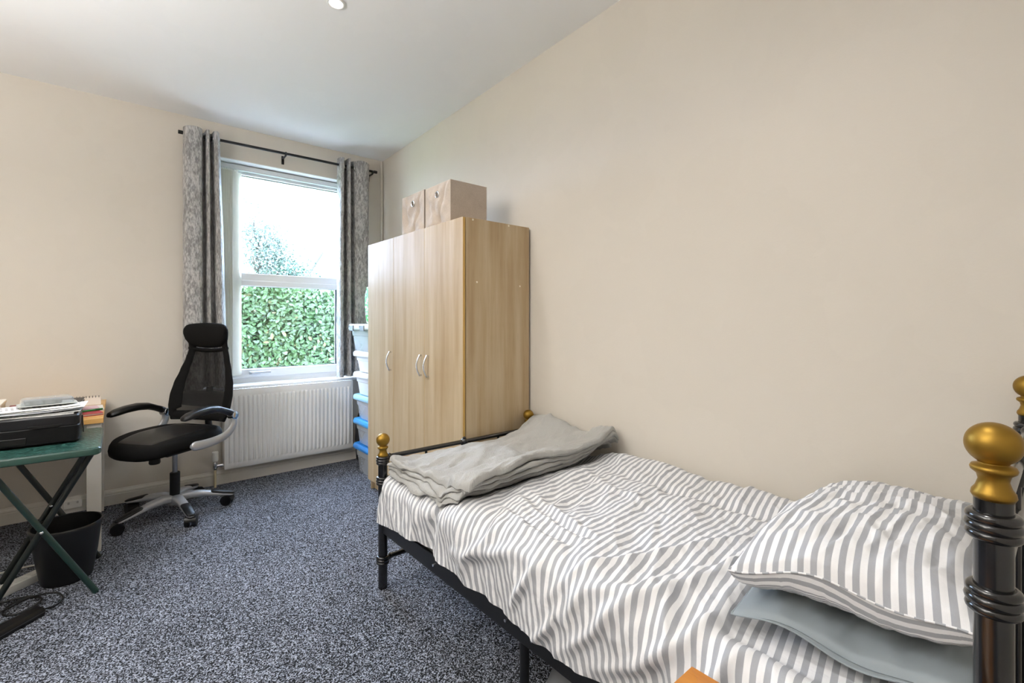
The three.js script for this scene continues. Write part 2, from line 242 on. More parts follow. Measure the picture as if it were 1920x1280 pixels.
{
  const t = thing('vertical_blind', 'white vertical blind drawn into a stack at the left of the window', 'blind', [0, 0, 0]);
  const slatM = M({ color: '#f3f1ea', roughness: 0.8, transmission: 0.55, thickness: 0, side: THREE.DoubleSide });
  mesh('headrail', [span(0.556, 1.664, 2.508, 2.541, -4.398, -4.356, 0.004), span(0.556, 1.664, 2.502, 2.508, -4.394, -4.36, 0.001)], M({ color: '#d9dbdb', roughness: 0.4 }), t);
  for (let i = 0; i < 9; i++) {
    const x = 0.615 + i * 0.0165, a = 0.62;
    const m = mesh('slat', put(box(0.089, 1.66, 0.0014, 0, 0, 0, 0.0005), x, 1.655, -4.374, 0, a, 0), slatM, t);
    mesh('hanger', put(box(0.016, 0.03, 0.004, 0, 0, 0, 0.001), x, 2.492, -4.374, 0, a, 0), whiteM, m);
  }
}
{
  const t = thing('radiator', 'white ribbed panel radiator under the window', 'radiator', [0, 0, 0]);
  const x0 = 0.629, x1 = 1.623, y0 = 0.128, y1 = 0.737, z1 = -4.165, N = 29, xs = [], ys = [y0, y0 + 0.006, y0 + 0.04, y0 + 0.05, y0 + 0.056, y0 + 0.2, y1 - 0.2, y1 - 0.062, y1 - 0.056, y1 - 0.046, y1 - 0.006, y1];
  xs.push(x0, x0 + 0.005); const a = x0 + 0.02, p = (x1 - x0 - 0.04) / N; for (let k = 0; k < N; k++) for (const f of [0.02, 0.22, 0.3, 0.36, 0.84, 0.9, 0.98]) xs.push(a + (k + f) * p); xs.push(x1 - 0.005, x1);
  const rib = (x) => { const f = ((x - a) / p) % 1; if (x < a || x > x1 - 0.02) return 0; return f < 0.23 ? 0 : f < 0.31 ? 0.75 : f < 0.85 ? 1 : f < 0.91 ? 0.75 : 0; };
  const m = (y) => y < y0 + 0.045 || y > y1 - 0.05 ? 0 : y < y0 + 0.053 || y > y1 - 0.058 ? 0.6 : 1;
  const panel = (zf, s) => { const g = grid(xs.length - 1, ys.length - 1, (u, v) => { const x = xs[Math.round(u * (xs.length - 1))], y = ys[Math.round(v * (ys.length - 1))]; const e = (x < x0 + 0.003 || x > x1 - 0.003 || y < y0 + 0.003 || y > y1 - 0.003) ? -0.006 : 0; return [x, y, zf + s * (e + 0.0085 * rib(x) * m(y) - 0.0)]; }); return flat(toCreasedNormals(s < 0 ? flip(g) : g, 0.9)); };
  mesh('front_panel', panel(z1, 1), M({ color: '#f0f0ef', roughness: 0.35 }), t);
  mesh('back_panel', span(x0, x1, y0, y1 - 0.01, -4.243, -4.236, 0.002), whiteM, t);
  for (const x of [x0, x1]) mesh('side_panel', span(x - 0.003, x + 0.003, y0 + 0.01, y1, -4.245, z1 + 0.001, 0.002), whiteM, t);
  const gr = [span(x0, x1, y1 - 0.003, y1 + 0.002, -4.243, -4.228, 0.001), span(x0, x1, y1 - 0.003, y1 + 0.002, z1 - 0.02, z1 - 0.002, 0.001)]; for (let k = 0; k < 50; k++) { const x = lerp(x0 + 0.01, x1 - 0.01, k / 49); gr.push(span(x - 0.005, x + 0.005, y1 - 0.003, y1 + 0.001, -4.23, z1 - 0.018, 0)); }
  mesh('top_grille', gr, whiteM, t);
  for (const x of [x0 + 0.15, x1 - 0.19]) mesh('wall_bracket', span(x, x + 0.04, 0.2, 0.68, ZW + 0.0015, -4.24, 0.001), whiteM, t);
  const vx = 0.572, vz = -4.2, v = mesh('valve', [lathe([[0, 0.135], [0.013, 0.135], [0.015, 0.15], [0.015, 0.185], [0.011, 0.192], [0.011, 0.2], [0, 0.2]], 20, vx, 0, vz), cyl(0.012, 0.012, V(vx, 0.162, vz), V(x0, 0.162, vz), 14), cyl(0.016, 0.016, V(vx + 0.028, 0.162, vz), V(vx + 0.042, 0.162, vz), 6), torus(0.013, 0.004, vx, 0.147, vz)], chromeM, t);
  mesh('thermostat_head', lathe([[0, 0.198], [0.017, 0.198], [0.021, 0.206], [0.0215, 0.265], [0.019, 0.273], [0, 0.274]], 22, vx, 0, vz), M({ color: '#e6e5e0', roughness: 0.4 }), v);
  mesh('pipe', lathe([[0.0085, 0.0], [0.0085, 0.14]], 16, vx, 0, vz), M({ color: '#cdbd97', roughness: 0.4 }), t);
}

// ---------------------------------------------------------------- outside
{
  const grassM = M({ map: tex(512, 512, (u, v) => { const n = fbm(u * 40, v * 40, 91, 4, 40, 40); return [70 + 60 * n, 100 + 60 * n, 50 + 40 * n]; }, 2, 2), roughness: 0.95 });
  struct('ground', span(-20, 24, -0.5, -0.25, -46, -6.6, 0), grassM);
  struct('unseen_pavement', span(-20, 24, -0.5, -0.24, -6.6, ZO - 0.02, 0), M({ map: patch([188, 184, 176], 20, 17), roughness: 0.9 }));  // out of view, kept pale to bounce sky light up onto the ceiling
  const leafGeo = (l, w) => { const s = []; const g = grid(2, 4, (u, v) => { const x = (u - 0.5) * w * Math.pow(Math.sin(Math.PI * clamp(v * 0.94 + 0.03, 0, 1)), 0.8), fold = Math.abs(u - 0.5) * w * 0.35; return [x, v * l, fold - 0.25 * l * v * v]; }); return g; };
  const instanced = (name, geo, mat, list, parent) => {
    const m = new THREE.InstancedMesh(geo, mat, list.length), o = new THREE.Object3D(), c = new THREE.Color();
    list.forEach(([p, rx, ry, rz, s, col], i) => { o.position.set(...p); o.rotation.set(rx, ry, rz, 'YXZ'); o.scale.setScalar(s); o.updateMatrix(); m.setMatrixAt(i, o.matrix); m.setColorAt(i, c.setRGB(...col)); });
    m.name = name; m.userData.kind = 'stuff'; parent.add(m); return m;
  };
  const r = rng(77), leafM = M({ color: '#ffffff', roughness: 0.35, side: THREE.DoubleSide, transmission: 0.25, thickness: 0 });
  {   // clipped laurel hedge
    const h = thing('laurel_hedge', 'dense leafy green laurel hedge just outside the window', 'hedge', [1.75, -0.25, -6.9]);
    const list = [], bump = (x, y) => 0.35 * fbm(x * 1.6 + 9, y * 1.6, 5, 4);
    for (let i = 0; i < 26000; i++) {
      const x = (r() - 0.5) * 4.2, y = Math.pow(r(), 0.9) * 1.95, top = 1.85 + 0.16 * fbm(x * 3, 2, 8, 3); if (y > top) continue;
      const d = r() * r() * 0.24, z = 0.45 + bump(x, y) - d, k = 0.62 + 0.6 * r() - d * 1.2, yel = r() < 0.035, b = 0.75 + 0.5 * fbm(x * 2, y * 2, 19, 3);  // k also darkens leaves set deeper, shade painted into their colour
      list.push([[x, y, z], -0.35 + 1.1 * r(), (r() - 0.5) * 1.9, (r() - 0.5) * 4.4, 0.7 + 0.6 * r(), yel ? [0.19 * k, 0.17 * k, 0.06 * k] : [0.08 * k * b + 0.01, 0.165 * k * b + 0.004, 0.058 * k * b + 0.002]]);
    }
    for (let i = 0; i < 2500; i++) { const x = (r() - 0.5) * 4.2, top = 1.85 + 0.16 * fbm(x * 3, 2, 8, 3); list.push([[x, top - r() * 0.08, -0.4 + r() * 1.1], -0.3 - r(), r() * 6.28, (r() - 0.5), 0.8 + 0.5 * r(), [0.11, 0.2, 0.07]]); }
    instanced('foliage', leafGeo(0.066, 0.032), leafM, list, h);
    const st = []; for (let i = 0; i < 34; i++) { const x = (r() - 0.5) * 4, z = (r() - 0.5) * 0.5; st.push(cyl(0.018, 0.008, V(x, 0, z), V(x + (r() - 0.5) * 0.4, 1.75, z + (r() - 0.3) * 0.4), 6, false)); }
    mesh('stems', st, M({ color: '#4a4030', roughness: 0.9 }), h);
    mesh('gap_shade_sheet', grid(40, 20, (u, v) => { const x = (u - 0.5) * 4.3, y = v * 1.8; return [x, y, 0.18 + bump(x, y)]; }), M({ color: '#14251f', roughness: 0.9, side: THREE.DoubleSide }), h);  // dark sheet that paints the shade in the gaps between leaves
  }
  function tree(label, x, z, height, rx, cy, n, col, seed) {
    const q = rng(seed), t = thing('garden_tree', label, 'tree', [x, -0.25, z], 0, 'trees beyond the hedge'), list = [], br = [cyl(0.14, 0.05, V(0, 0, 0), V(0.1, height * 0.86, 0), 10)];
    const blobs = []; for (let i = 0; i < 26; i++) { const y = lerp(cy, height, Math.pow(q(), 0.8)), w = rx * Math.sqrt(Math.max(0.05, 1 - Math.pow((y - cy) / (height - cy + 0.1), 1.6))), a = q() * 6.28, d = w * Math.sqrt(q()); blobs.push([Math.cos(a) * d, y, Math.sin(a) * d, 0.25 + 0.4 * q()]); br.push(cyl(0.03, 0.008, V(0.03, Math.max(0.6, y - 0.7 - 0.4 * q()), 0), V(Math.cos(a) * d, y, Math.sin(a) * d), 6, false)); }
    for (let i = 0; i < n; i++) { const b = blobs[Math.floor(q() * blobs.length)], a = q() * 6.28, c = Math.acos(2 * q() - 1), d = b[3] * Math.cbrt(q()) * 1.25, k = 0.7 + 0.6 * q(); list.push([[b[0] + d * Math.sin(c) * Math.cos(a), b[1] + d * 0.9 * Math.cos(c), b[2] + d * Math.sin(c) * Math.sin(a)], q() * 3, q() * 6.28, q() * 3, 0.7 + 0.7 * q(), [col[0] * k, col[1] * k, col[2] * k]]); }
    instanced('foliage', leafGeo(0.062, 0.04), leafM, list, t);
    mesh('trunk', br, M({ color: '#4c463e', roughness: 0.9 }), t);
  }
  tree('tall loose haze-paled green tree standing beyond the hedge', 2.94, -14.5, 4.45, 0.9, 1.7, 5000, [0.19, 0.235, 0.21], 5);  // leaf colour washed out to stand in for glare and haze
  tree('round bushy green tree beyond the hedge, lower than the loose one', 3.55, -14.8, 3.75, 1.0, 1.4, 8500, [0.15, 0.2, 0.155], 6);
  tree('small round green shrub tree in front of the neighbouring house', 3.85, -14.2, 3.05, 0.4, 1.4, 2400, [0.06, 0.13, 0.095], 8);
  {   // neighbouring house with a pitched tiled roof
    const t = thing('neighbouring_house', 'pale rendered house with a pitched tiled roof beyond the hedge', 'house', [7.8, -0.25, -21]);
    mesh('wall', [span(-2.1, 4, 0, 3.16, -2.4, 1.6, 0)], M({ color: '#f0ede6', roughness: 0.8 }), t);
    const pitch = 0.72, rows = 16, roofM = M({ color: '#6f6d6a', roughness: 0.9 }), roof = mesh('roof', [extrude([[-2.25, 3.1], [4.1, 3.1], [4.1, 4.52], [-0.88, 4.52]], 0.02, 0).translate(0, 0, -0.5), cyl(0.05, 0.05, V(-0.88, 4.54, -0.3), V(4.1, 4.54, -0.3), 8)], M({ color: '#b7b2ac', roughness: 0.8 }), t);
    for (let i = 0; i < rows; i++) { const f0 = i / rows, f1 = (i + 1.12) / rows, y0 = lerp(3.05, 4.55, f0), xl = lerp(-2.2, -0.86, f0); mesh('tile_course', put(box(4.1 - xl, 0.125 / Math.sin(pitch), 0.035, (4.1 + xl) / 2, 0, 0, 0.004), 0, y0 + 0.06, lerp(1.8, -0.3, f0), -0.95, 0, 0), roofM, roof); }
    mesh('verge', tube([V(-2.25, 3.12, 1.86), V(-0.85, 4.6, -0.25)], 0.045, 4, 6), M({ color: '#2c2a29', roughness: 0.8 }), t);
  }
}

// ---------------------------------------------------------------- wardrobe and what stands on it
{
  const t = thing('wardrobe', 'light maple three-door wardrobe standing against the right wall', 'wardrobe', [0, 0, 0]);
  const XF = 1.454, XB = 1.944, Z0 = -3.425, Z1 = -2.148, H = 1.843;
  const side = (z0, z1, n) => mesh(n, span(XF + 0.021, XB, 0, H, z0, z1, 0.0015), mapleM, t);
  const s = side(Z1 - 0.018, Z1, 'side_panel'); side(Z0, Z0 + 0.018, 'side_panel');
  const cap = M({ color: '#efe6d2', roughness: 0.5 });
  for (const [x, y] of [[1.548, 1.486], [1.868, 1.478], [1.52, 1.833], [1.78, 1.833]]) mesh('screw_cap', cyl(0.006, 0.0055, V(x, y, Z1 - 0.001), V(x, y, Z1 + 0.0018), 14), cap, s);
  mesh('top_panel', span(XF + 0.021, XB, H - 0.018, H - 0.0005, Z0 + 0.018, Z1 - 0.018, 0.001, true), mapleM, t);
  mesh('bottom_panel', span(XF + 0.021, XB, 0.07, 0.088, Z0 + 0.018, Z1 - 0.018, 0.001, true), mapleM, t);
  mesh('back_panel', span(XB - 0.006, XB - 0.002, 0.07, H - 0.02, Z0 + 0.018, Z1 - 0.018, 0), whiteM, t);
  mesh('divider', span(XF + 0.025, XB - 0.006, 0.088, H - 0.018, Z0 + 0.417, Z0 + 0.433, 0.001), mapleM, t);
  mesh('plinth', span(XF + 0.045, XF + 0.06, 0, 0.07, Z0 + 0.018, Z1 - 0.018, 0.001), mapleM, t);
  const dw = (Z1 - Z0) / 3, hz = [Z0 + dw - 0.034, Z0 + 2 * dw - 0.034, Z0 + 2 * dw + 0.052];
  for (let k = 0; k < 3; k++) {
    const z0 = Z0 + k * dw + 0.0012, z1 = Z0 + (k + 1) * dw - 0.0012, d = mesh('door', span(XF, XF + 0.016, 0.074, H - 0.001, z0, z1, 0.0012), mapleM, t);
    mesh('edging', [span(XF + 0.0008, XF + 0.0152, 0.076, H - 0.003, z1 - 0.0006, z1 + 0.0006, 0)], mapleEdgeM, d, 'warm yellow edge strip');
    const z = hz[k], y = 0.992, pts = []; for (let i = 0; i <= 12; i++) { const f = i / 12; pts.push(V(XF - 0.012 - 0.022 * Math.sin(Math.PI * f), y - 0.066 + 0.132 * f, z)); }
    const hp = [tube(pts, 0.0048, 40, 10), cyl(0.006, 0.005, V(XF + 0.001, y - 0.062, z), V(XF - 0.016, y - 0.062, z), 12), cyl(0.006, 0.005, V(XF + 0.001, y + 0.062, z), V(XF - 0.016, y + 0.062, z), 12)];
    for (let i = 2; i <= 22; i++) { const f = i / 24; hp.push(torus(0.0052, 0.0011, XF - 0.012 - 0.022 * Math.sin(Math.PI * f), y - 0.066 + 0.132 * f, z, Math.PI / 2, 0, 12, 6)); }
    mesh('handle', hp, chromeM, d);
  }
}
const linenM = M({ map: tex(512, 512, (u, v, i, j) => { const n = (hash(i, j >> 3, 5) + hash(i >> 3, j, 6) - 1) * 16 + (fbm(u * 6, v * 6, 7, 3, 6, 6) - 0.5) * 14; return [186 + n, 173 + n, 160 + n]; }, 0.25, 0.25), roughness: 0.85 });
const holeShadeM = M({ color: '#6a6055', roughness: 0.9 });
function fabricBox(label, x0, x1, z0, z1, h, seed) {
  const y = 1.843, t = thing('fabric_storage_box', label, 'storage box', [(x0 + x1) / 2, y, (z0 + z1) / 2], 0, 'fabric boxes on the wardrobe'), w = x1 - x0, d = z1 - z0, th = 0.006;
  // front (facing -x): slack cloth with soft dents
  const dent = (a, b) => { const n = fbm(a * 3 + seed * 7, b * 2.2 + seed, seed, 3) - 0.5, e = Math.min(1, 6 * Math.min(a, 1 - a, b + 0.08, 1 - b)); const cr = Math.exp(-Math.pow((a - 0.85 + 0.35 * (1 - b)) / 0.05, 2)) - Math.exp(-Math.pow((a - 0.12 - 0.3 * (1 - b)) / 0.06, 2)); return (0.04 * n + (1 - b) * (0.014 * Math.sin(a * 9 + b * 5 + seed) + 0.011 * cr) + 0.007 * cr * b) * Math.max(0, e); };
  const face = (inner) => { const g = grid(26, 26, (u, v) => [-w / 2 + (inner ? th : 0) + dent(u, v), v * h, lerp(-d / 2, d / 2, u) * (inner ? 0.97 : 1)], (u, v) => [u * d, v * h]); return flat(inner ? flip(g) : g); };
  mesh('front', [face(false), face(true), span(-w / 2, -w / 2 + th, h - 0.004, h + 0.002, -d / 2, d / 2, 0.002)], linenM, t);
  mesh('side', span(-w / 2 + 0.002, w / 2, 0.001, h, d / 2 - th, d / 2, 0.002), linenM, t);
  mesh('side', span(-w / 2 + 0.002, w / 2, 0.001, h, -d / 2, -d / 2 + th, 0.002), linenM, t);
  mesh('back', span(w / 2 - th, w / 2, 0.001, h, -d / 2 + th, d / 2 - th, 0.002), linenM, t);
  mesh('base', span(-w / 2 + th, w / 2 - th, 0.001, 0.006, -d / 2 + th, d / 2 - th, 0), linenM, t);
  for (const [p, q] of [[V(-w / 2 + 0.002, 0.004, d / 2 - 0.001), V(-w / 2 + 0.002, h, d / 2 - 0.001)], [V(-w / 2 + 0.002, 0.004, -d / 2 + 0.001), V(-w / 2 + 0.002, h, -d / 2 + 0.001)], [V(-w / 2 + 0.004, h, d / 2 - 0.002), V(w / 2, h, d / 2 - 0.002)]]) mesh('seam', tube([p, q], 0.0032, 6, 8), linenM, t);
  const gx = -w / 2 + dent(0.5, 0.76);
  const e = mesh('eyelet', put(lathe([[0.014, -0.001], [0.0145, 0.003], [0.018, 0.004], [0.021, 0.001], [0.021, -0.002]], 30), gx - 0.001, h * 0.76, 0.0, 0, 0, Math.PI / 2), chromeM, t);
  mesh('hole', put(lathe([[0.0141, 0.0008], [0.0, 0.0008]], 24), gx - 0.001, h * 0.76, 0, 0, 0, Math.PI / 2), holeShadeM, e);  // disc coloured dark for the shade inside the eyelet
}
fabricBox('beige fabric cube box with a metal eyelet, nearest on top of the wardrobe', 1.478, 1.742, -2.6, -2.313, 0.246, 3);
fabricBox('beige fabric cube box with creased front, farther back on top of the wardrobe', 1.474, 1.738, -2.905, -2.612, 0.25, 4);

// ---------------------------------------------------------------- stacked plastic boxes between wardrobe and window wall
const clearM = M({ color: '#f6f9fc', roughness: 0.2, transmission: 0.7, thickness: 0, side: THREE.DoubleSide });
const milkyM = M({ color: '#fbfcfd', roughness: 0.5, transmission: 0.3, thickness: 0, side: THREE.DoubleSide });
function tub(label, y0, y1, lidM, bodyM, kind) {
  const z1 = -3.45, z0 = kind === 'clip' ? -3.965 : -3.935, x0 = kind === 'clip' ? 1.502 : 1.53, x1 = 1.9, cx = (x0 + x1) / 2, cz = (z0 + z1) / 2, W = x1 - x0, D = z1 - z0, h = y1 - y0;
  const t = thing('plastic_storage_box', label, 'storage box', [cx, y0, cz], 0, 'stacked plastic boxes'), lh = kind === 'clip' ? 0.032 : 0.028, hb = h - lh + 0.006, R = (k, y, o = 0) => rrect(W * k - 0.03 - o, D * k - 0.03 - o, 0.03, y);
  mesh('tub', loft([R(0.86, 0.001), R(0.875, 0.012), R(0.93, hb * 0.62), R(0.955, hb * 0.64), R(0.985, hb), R(0.985, hb, 0.006), R(0.95, hb * 0.64, 0.008), R(0.88, 0.012, 0.006)], true, true), bodyM, t);
  const L = (o, y) => rrect(W - o, D - o, 0.03, y);
  mesh('lid', loft([L(0.004, hb - 0.022), L(0.0, hb - 0.018), L(0.0, hb + 0.002), L(0.012, h - 0.004), L(0.03, h - 0.001), L(0.05, h - 0.006), L(0.06, h - 0.006)], true, true), lidM, t);
  if (kind === 'clip') for (const z of [-0.16, 0.06]) mesh('clip', [box(0.012, 0.045, 0.075, -W / 2 - 0.003, hb - 0.01, z, 0.004), box(0.006, 0.016, 0.012, -W / 2 - 0.009, hb + 0.004, z - 0.04, 0.002)], M({ color: '#8e97a0', roughness: 0.5 }), t);
  return t;
}
const blueA = M({ color: '#2e8fe0', roughness: 0.3, clearcoat: 0.4 }), blueB = M({ color: '#3fa8ea', roughness: 0.3, clearcoat: 0.4 }), paleBlue = M({ color: '#a9dcf2', roughness: 0.3, clearcoat: 0.4 }), whiteLid = M({ color: '#f4f6f8', roughness: 0.35 });
tub('clear plastic box with a deep blue lid, lowest of the stack on the carpet', 0.0, 0.243, blueA, clearM);
tub('clear plastic box with a bright blue lid, second from the bottom of the stack', 0.243, 0.452, blueB, clearM);
tub('clear plastic box with a pale blue lid, third from the bottom of the stack', 0.452, 0.655, paleBlue, clearM);
tub('milky plastic box with a white lid, standing on the pale blue lidded box', 0.655, 0.845, whiteLid, milkyM);
tub('milky plastic box with a white lid, just under the topmost clip-lidded box', 0.845, 1.02, whiteLid, milkyM);
tub('translucent box with grey clips on its lid, topmost of the stack', 1.02, 1.248, M({ color: '#dfe6e6', roughness: 0.35 }), clearM, 'clip');
{
  const inBox = (label, cat, name, x0, x1, y0, y1, z0, z1, col) => tag(mesh(name, span(x0, x1, y0, y1, z0, z1, 0.004), M({ color: col, roughness: 0.7 })), label, cat);
  inBox('grey folded cloth inside the lowest blue-lidded box', 'cloth', 'folded_cloth', 1.6, 1.82, 0.014, 0.118, -3.84, -3.71, '#8b93a8');
  inBox('white carton inside the lowest blue-lidded box', 'carton', 'small_carton', 1.6, 1.82, 0.014, 0.178, -3.7, -3.56, '#e8e8ea');
  inBox('blue grey bundle inside the second box from the bottom', 'bundle', 'wrapped_bundle', 1.6, 1.82, 0.257, 0.378, -3.84, -3.58, '#aab4cc');
  inBox('red and white carton inside the pale blue lidded box', 'carton', 'small_carton', 1.6, 1.8, 0.466, 0.568, -3.84, -3.77, '#c8808c');
  inBox('white carton inside the pale blue lidded box', 'carton', 'small_carton', 1.6, 1.8, 0.466, 0.592, -3.76, -3.58, '#f0f0f2');
  inBox('pile of white papers inside the milky box on the pale blue lid', 'papers', 'paper_pile', 1.6, 1.8, 0.669, 0.768, -3.83, -3.6, '#e8e8ee');
  inBox('pile of white papers inside the milky box under the topmost one', 'papers', 'paper_pile', 1.6, 1.8, 0.859, 0.958, -3.83, -3.6, '#ececf0');
  inBox('white folder inside the topmost clip-lidded box', 'folder', 'card_folder', 1.58, 1.8, 1.034, 1.19, -3.88, -3.74, '#eceef0');
  inBox('dark grey folder upright inside the topmost clip-lidded box', 'folder', 'card_folder', 1.58, 1.8, 1.034, 1.18, -3.715, -3.665, '#5d6370');
}
{   // printed carrier bag on top of the stack
  const bagM = M({ map: tex(256, 256, (u, v) => { const n = fbm(u * 9, v * 9, 63, 4, 9, 9); return n > 0.5 ? [52, 160, 62] : n > 0.44 ? [120, 200, 120] : [236, 244, 236]; }, 0.14, 0.14), roughness: 0.5, side: THREE.DoubleSide });
  const t = thing('carrier_bag', 'green and white patterned carrier bag standing on the topmost storage box', 'bag', [1.652, 1.249, -3.66]);
  const rg = (w, d, y, ph) => { const o = []; for (let k = 0; k < 40; k++) { const a = -k / 40 * 6.2832, n = 1 + 0.05 * Math.sin(5 * a + ph); o.push([d / 2 * n * Math.sign(Math.cos(a)) * Math.pow(Math.abs(Math.cos(a)), 0.6), y, w / 2 * n * Math.sign(Math.sin(a)) * Math.pow(Math.abs(Math.sin(a)), 0.6)]); } return o; };
  mesh('sack', loft([rg(0.22, 0.16, 0.001, 0), rg(0.23, 0.17, 0.02, 0.3), rg(0.31, 0.16, 0.12, 1), rg(0.41, 0.13, 0.24, 2), rg(0.47, 0.07, 0.31, 3)], true, false), bagM, t);
  mesh('handle', [tube([V(0.02, 0.3, -0.08), V(0.025, 0.37, -0.06), V(0.025, 0.37, 0.06), V(0.02, 0.3, 0.08)], 0.005, 24, 8)], bagM, t);
}
{   // black rucksack behind the boxes, against the window wall
  const t = thing('black_rucksack', 'black rucksack on the carpet behind the stacked boxes', 'bag', [1.77, 0, -4.11]);
  const rg = (w, d, y) => oval(w / 2, d / 2, y, 32, 0, 0, 3);
  mesh('body', loft([rg(0.2, 0.14, 0.0), rg(0.24, 0.2, 0.03), rg(0.26, 0.22, 0.2), rg(0.25, 0.2, 0.36), rg(0.2, 0.15, 0.45), rg(0.08, 0.06, 0.485)], true, true, 1.2), M({ color: '#17171a', roughness: 0.8 }), t);
  mesh('strap', tube([V(-0.1, 0.1, 0.1), V(-0.12, 0.25, 0.125), V(-0.09, 0.4, 0.1), V(0, 0.47, 0.02)], 0.012, 24, 8), M({ color: '#232327', roughness: 0.7 }), t);
}

// ---------------------------------------------------------------- office chair (front is +z, the sitter's left is +x)
{
  const c = thing('office_chair', 'black mesh high-back office chair on a silver five-star base by the radiator', 'office chair', [0.29, 0, -3.79], -52 * Math.PI / 180);
  const meshM = M({ color: '#08080a', roughness: 0.75, transparent: true, opacity: 0.86, side: THREE.DoubleSide });
  const fabricT = tex(256, 256, (u, v, i, j) => { const k = (Math.sin(i * Math.PI / 4) * Math.sin(j * Math.PI / 4)) * 0.5 + 0.5; return 7 + 7 * k; }, 0.06, 0.06);
  const fabM = M({ map: fabricT, roughness: 0.8, specularIntensity: 0.4 }), lthM = M({ color: '#0d0d0f', roughness: 0.36 }), plasM = M({ color: '#0a0a0c', roughness: 0.45 });
  // base: hub and five arms, each with a black cap and a twin-wheel caster
  const base = mesh('base', [lathe([[0, 0.066], [0.03, 0.066], [0.043, 0.075], [0.045, 0.112], [0.036, 0.128], [0, 0.13]], 28)], silverM, c);
  for (let k = 0; k < 5; k++) {
    const th = (80 + 72 * k) * Math.PI / 180, wx = Math.cos(th), wz = Math.sin(th), phi = -52 * Math.PI / 180;   // world directions brought into the chair's own axes
    const dx = wx * Math.cos(phi) - wz * Math.sin(phi), dz = wx * Math.sin(phi) + wz * Math.cos(phi), ang = Math.atan2(dx, dz);
    const sec = (s, y, w, h, o = 0) => { const r = []; for (let i = 0; i < 16; i++) { const a = i / 16 * 6.2832, cx = Math.cos(a), cy = Math.sin(a); r.push([w * Math.sign(cx) * Math.pow(Math.abs(cx), 0.7), y + h * Math.sign(cy) * Math.pow(Math.abs(cy), 0.7), s]); } return r; };
    const arm = mesh('base_arm', put(loft([sec(0.02, 0.105, 0.03, 0.026), sec(0.08, 0.115, 0.028, 0.025), sec(0.16, 0.108, 0.026, 0.021), sec(0.24, 0.091, 0.024, 0.016), sec(0.315, 0.075, 0.022, 0.012), sec(0.33, 0.073, 0.016, 0.008)], true, true, 1), 0, 0, 0, 0, ang, 0), silverM, c);
    mesh('foot_cap', put(loft([sec(0.2, 0.113, 0.02, 0.006), sec(0.21, 0.112, 0.026, 0.0105), sec(0.27, 0.096, 0.025, 0.0105), sec(0.325, 0.083, 0.023, 0.009), sec(0.338, 0.079, 0.016, 0.005)], true, true, 1), 0, 0, 0, 0, ang, 0), plasM, arm, 'black plastic foot grip');
    const ca = 0.6 + k * 1.9, cas = [];
    for (const s of [-1, 1]) cas.push(cyl(0.0265, 0.0265, V(s * 0.007, 0.0268, -0.014), V(s * 0.026, 0.0268, -0.014), 26));
    const hood = new THREE.CylinderGeometry(0.03, 0.03, 0.05, 20, 1, false, 0, Math.PI * 1.05); hood.rotateZ(Math.PI / 2); hood.rotateX(-Math.PI * 0.02); hood.translate(0, 0.0275, -0.014);
    cas.push(flat(hood), cyl(0.007, 0.007, V(0, 0.04, 0), V(0, 0.07, 0), 12), cyl(0.012, 0.012, V(0, 0.05, 0), V(0, 0.06, 0), 12));
    mesh('caster', cas.map((g) => put(put(g.scale(1.2, 1.2, 1.2), 0, 0, 0, 0, ca, 0), dx * 0.31, 0, dz * 0.31)), blackM, arm);
  }
  mesh('column', [lathe([[0, 0.1], [0.0285, 0.1], [0.0285, 0.272], [0.026, 0.276], [0, 0.276]], 28)], plasM, c);
  mesh('gas_piston', lathe([[0, 0.27], [0.0145, 0.27], [0.0145, 0.43], [0, 0.43]], 22), M({ color: '#8f949b', metalness: 0.8, roughness: 0.3 }), c);
  mesh('tilt_mechanism', [box(0.15, 0.045, 0.24, 0, 0.428, 0.0, 0.012), box(0.2, 0.02, 0.3, 0, 0.452, 0.0, 0.006), box(0.06, 0.035, 0.14, 0, 0.44, -0.2, 0.01)], plasM, c);
  mesh('tension_knob', [cyl(0.012, 0.012, V(0, 0.43, 0.12), V(0, 0.4, 0.14), 12), lathe([[0, -0.03], [0.027, -0.03], [0.031, -0.022], [0.028, 0.03], [0, 0.032]], 20).translate(0, 0.4, 0.14)], plasM, c);
  // seat: padded cushion, front edge rolled down
  const seatRing = (k, y) => oval(0.262 * k, 0.275 * k, y, 56, 0, 0, 3).map(([x, yy, z]) => { const f = Math.max(0, z / 0.262); return [x * (1 - 0.05 * f), yy - 0.03 * f * f + 0.006 * Math.max(0, -z / 0.26) + 0.012 * Math.pow(Math.abs(x) / 0.262, 2), z + 0.05]; });
  mesh('seat', loft([seatRing(0.82, 0.462), seatRing(0.95, 0.463), seatRing(0.99, 0.475), seatRing(1.0, 0.495), seatRing(0.985, 0.519), seatRing(0.95, 0.536), seatRing(0.88, 0.545), seatRing(0.7, 0.546), seatRing(0.4, 0.541)], true, true, 1.3), fabM, c);
  const sy = (x, z) => { const f = Math.max(0, (z - 0.05) / 0.262), e = Math.max(Math.abs(x) / 0.262, Math.abs(z - 0.05) / 0.275); return 0.5475 - 0.03 * f * f + 0.006 * Math.max(0, -z / 0.26) + 0.012 * Math.pow(Math.abs(x) / 0.262, 2) - 0.012 * Math.pow(clamp((e - 0.7) / 0.3, 0, 1), 2); };
  mesh('seat_panel', grid(24, 30, (u, v) => { const z = lerp(-0.18, 0.28, v), w = 0.13 + 0.055 * Math.sin(Math.PI * clamp(v * 0.9 + 0.1, 0, 1)), x = lerp(-w, w, u), e = Math.min(u, 1 - u, v, 1 - v); return [x, sy(x, z) - 0.004 + 0.006 * sstep(0, 0.06, e), z]; }), lthM, c, 'smooth leather-look centre panel');
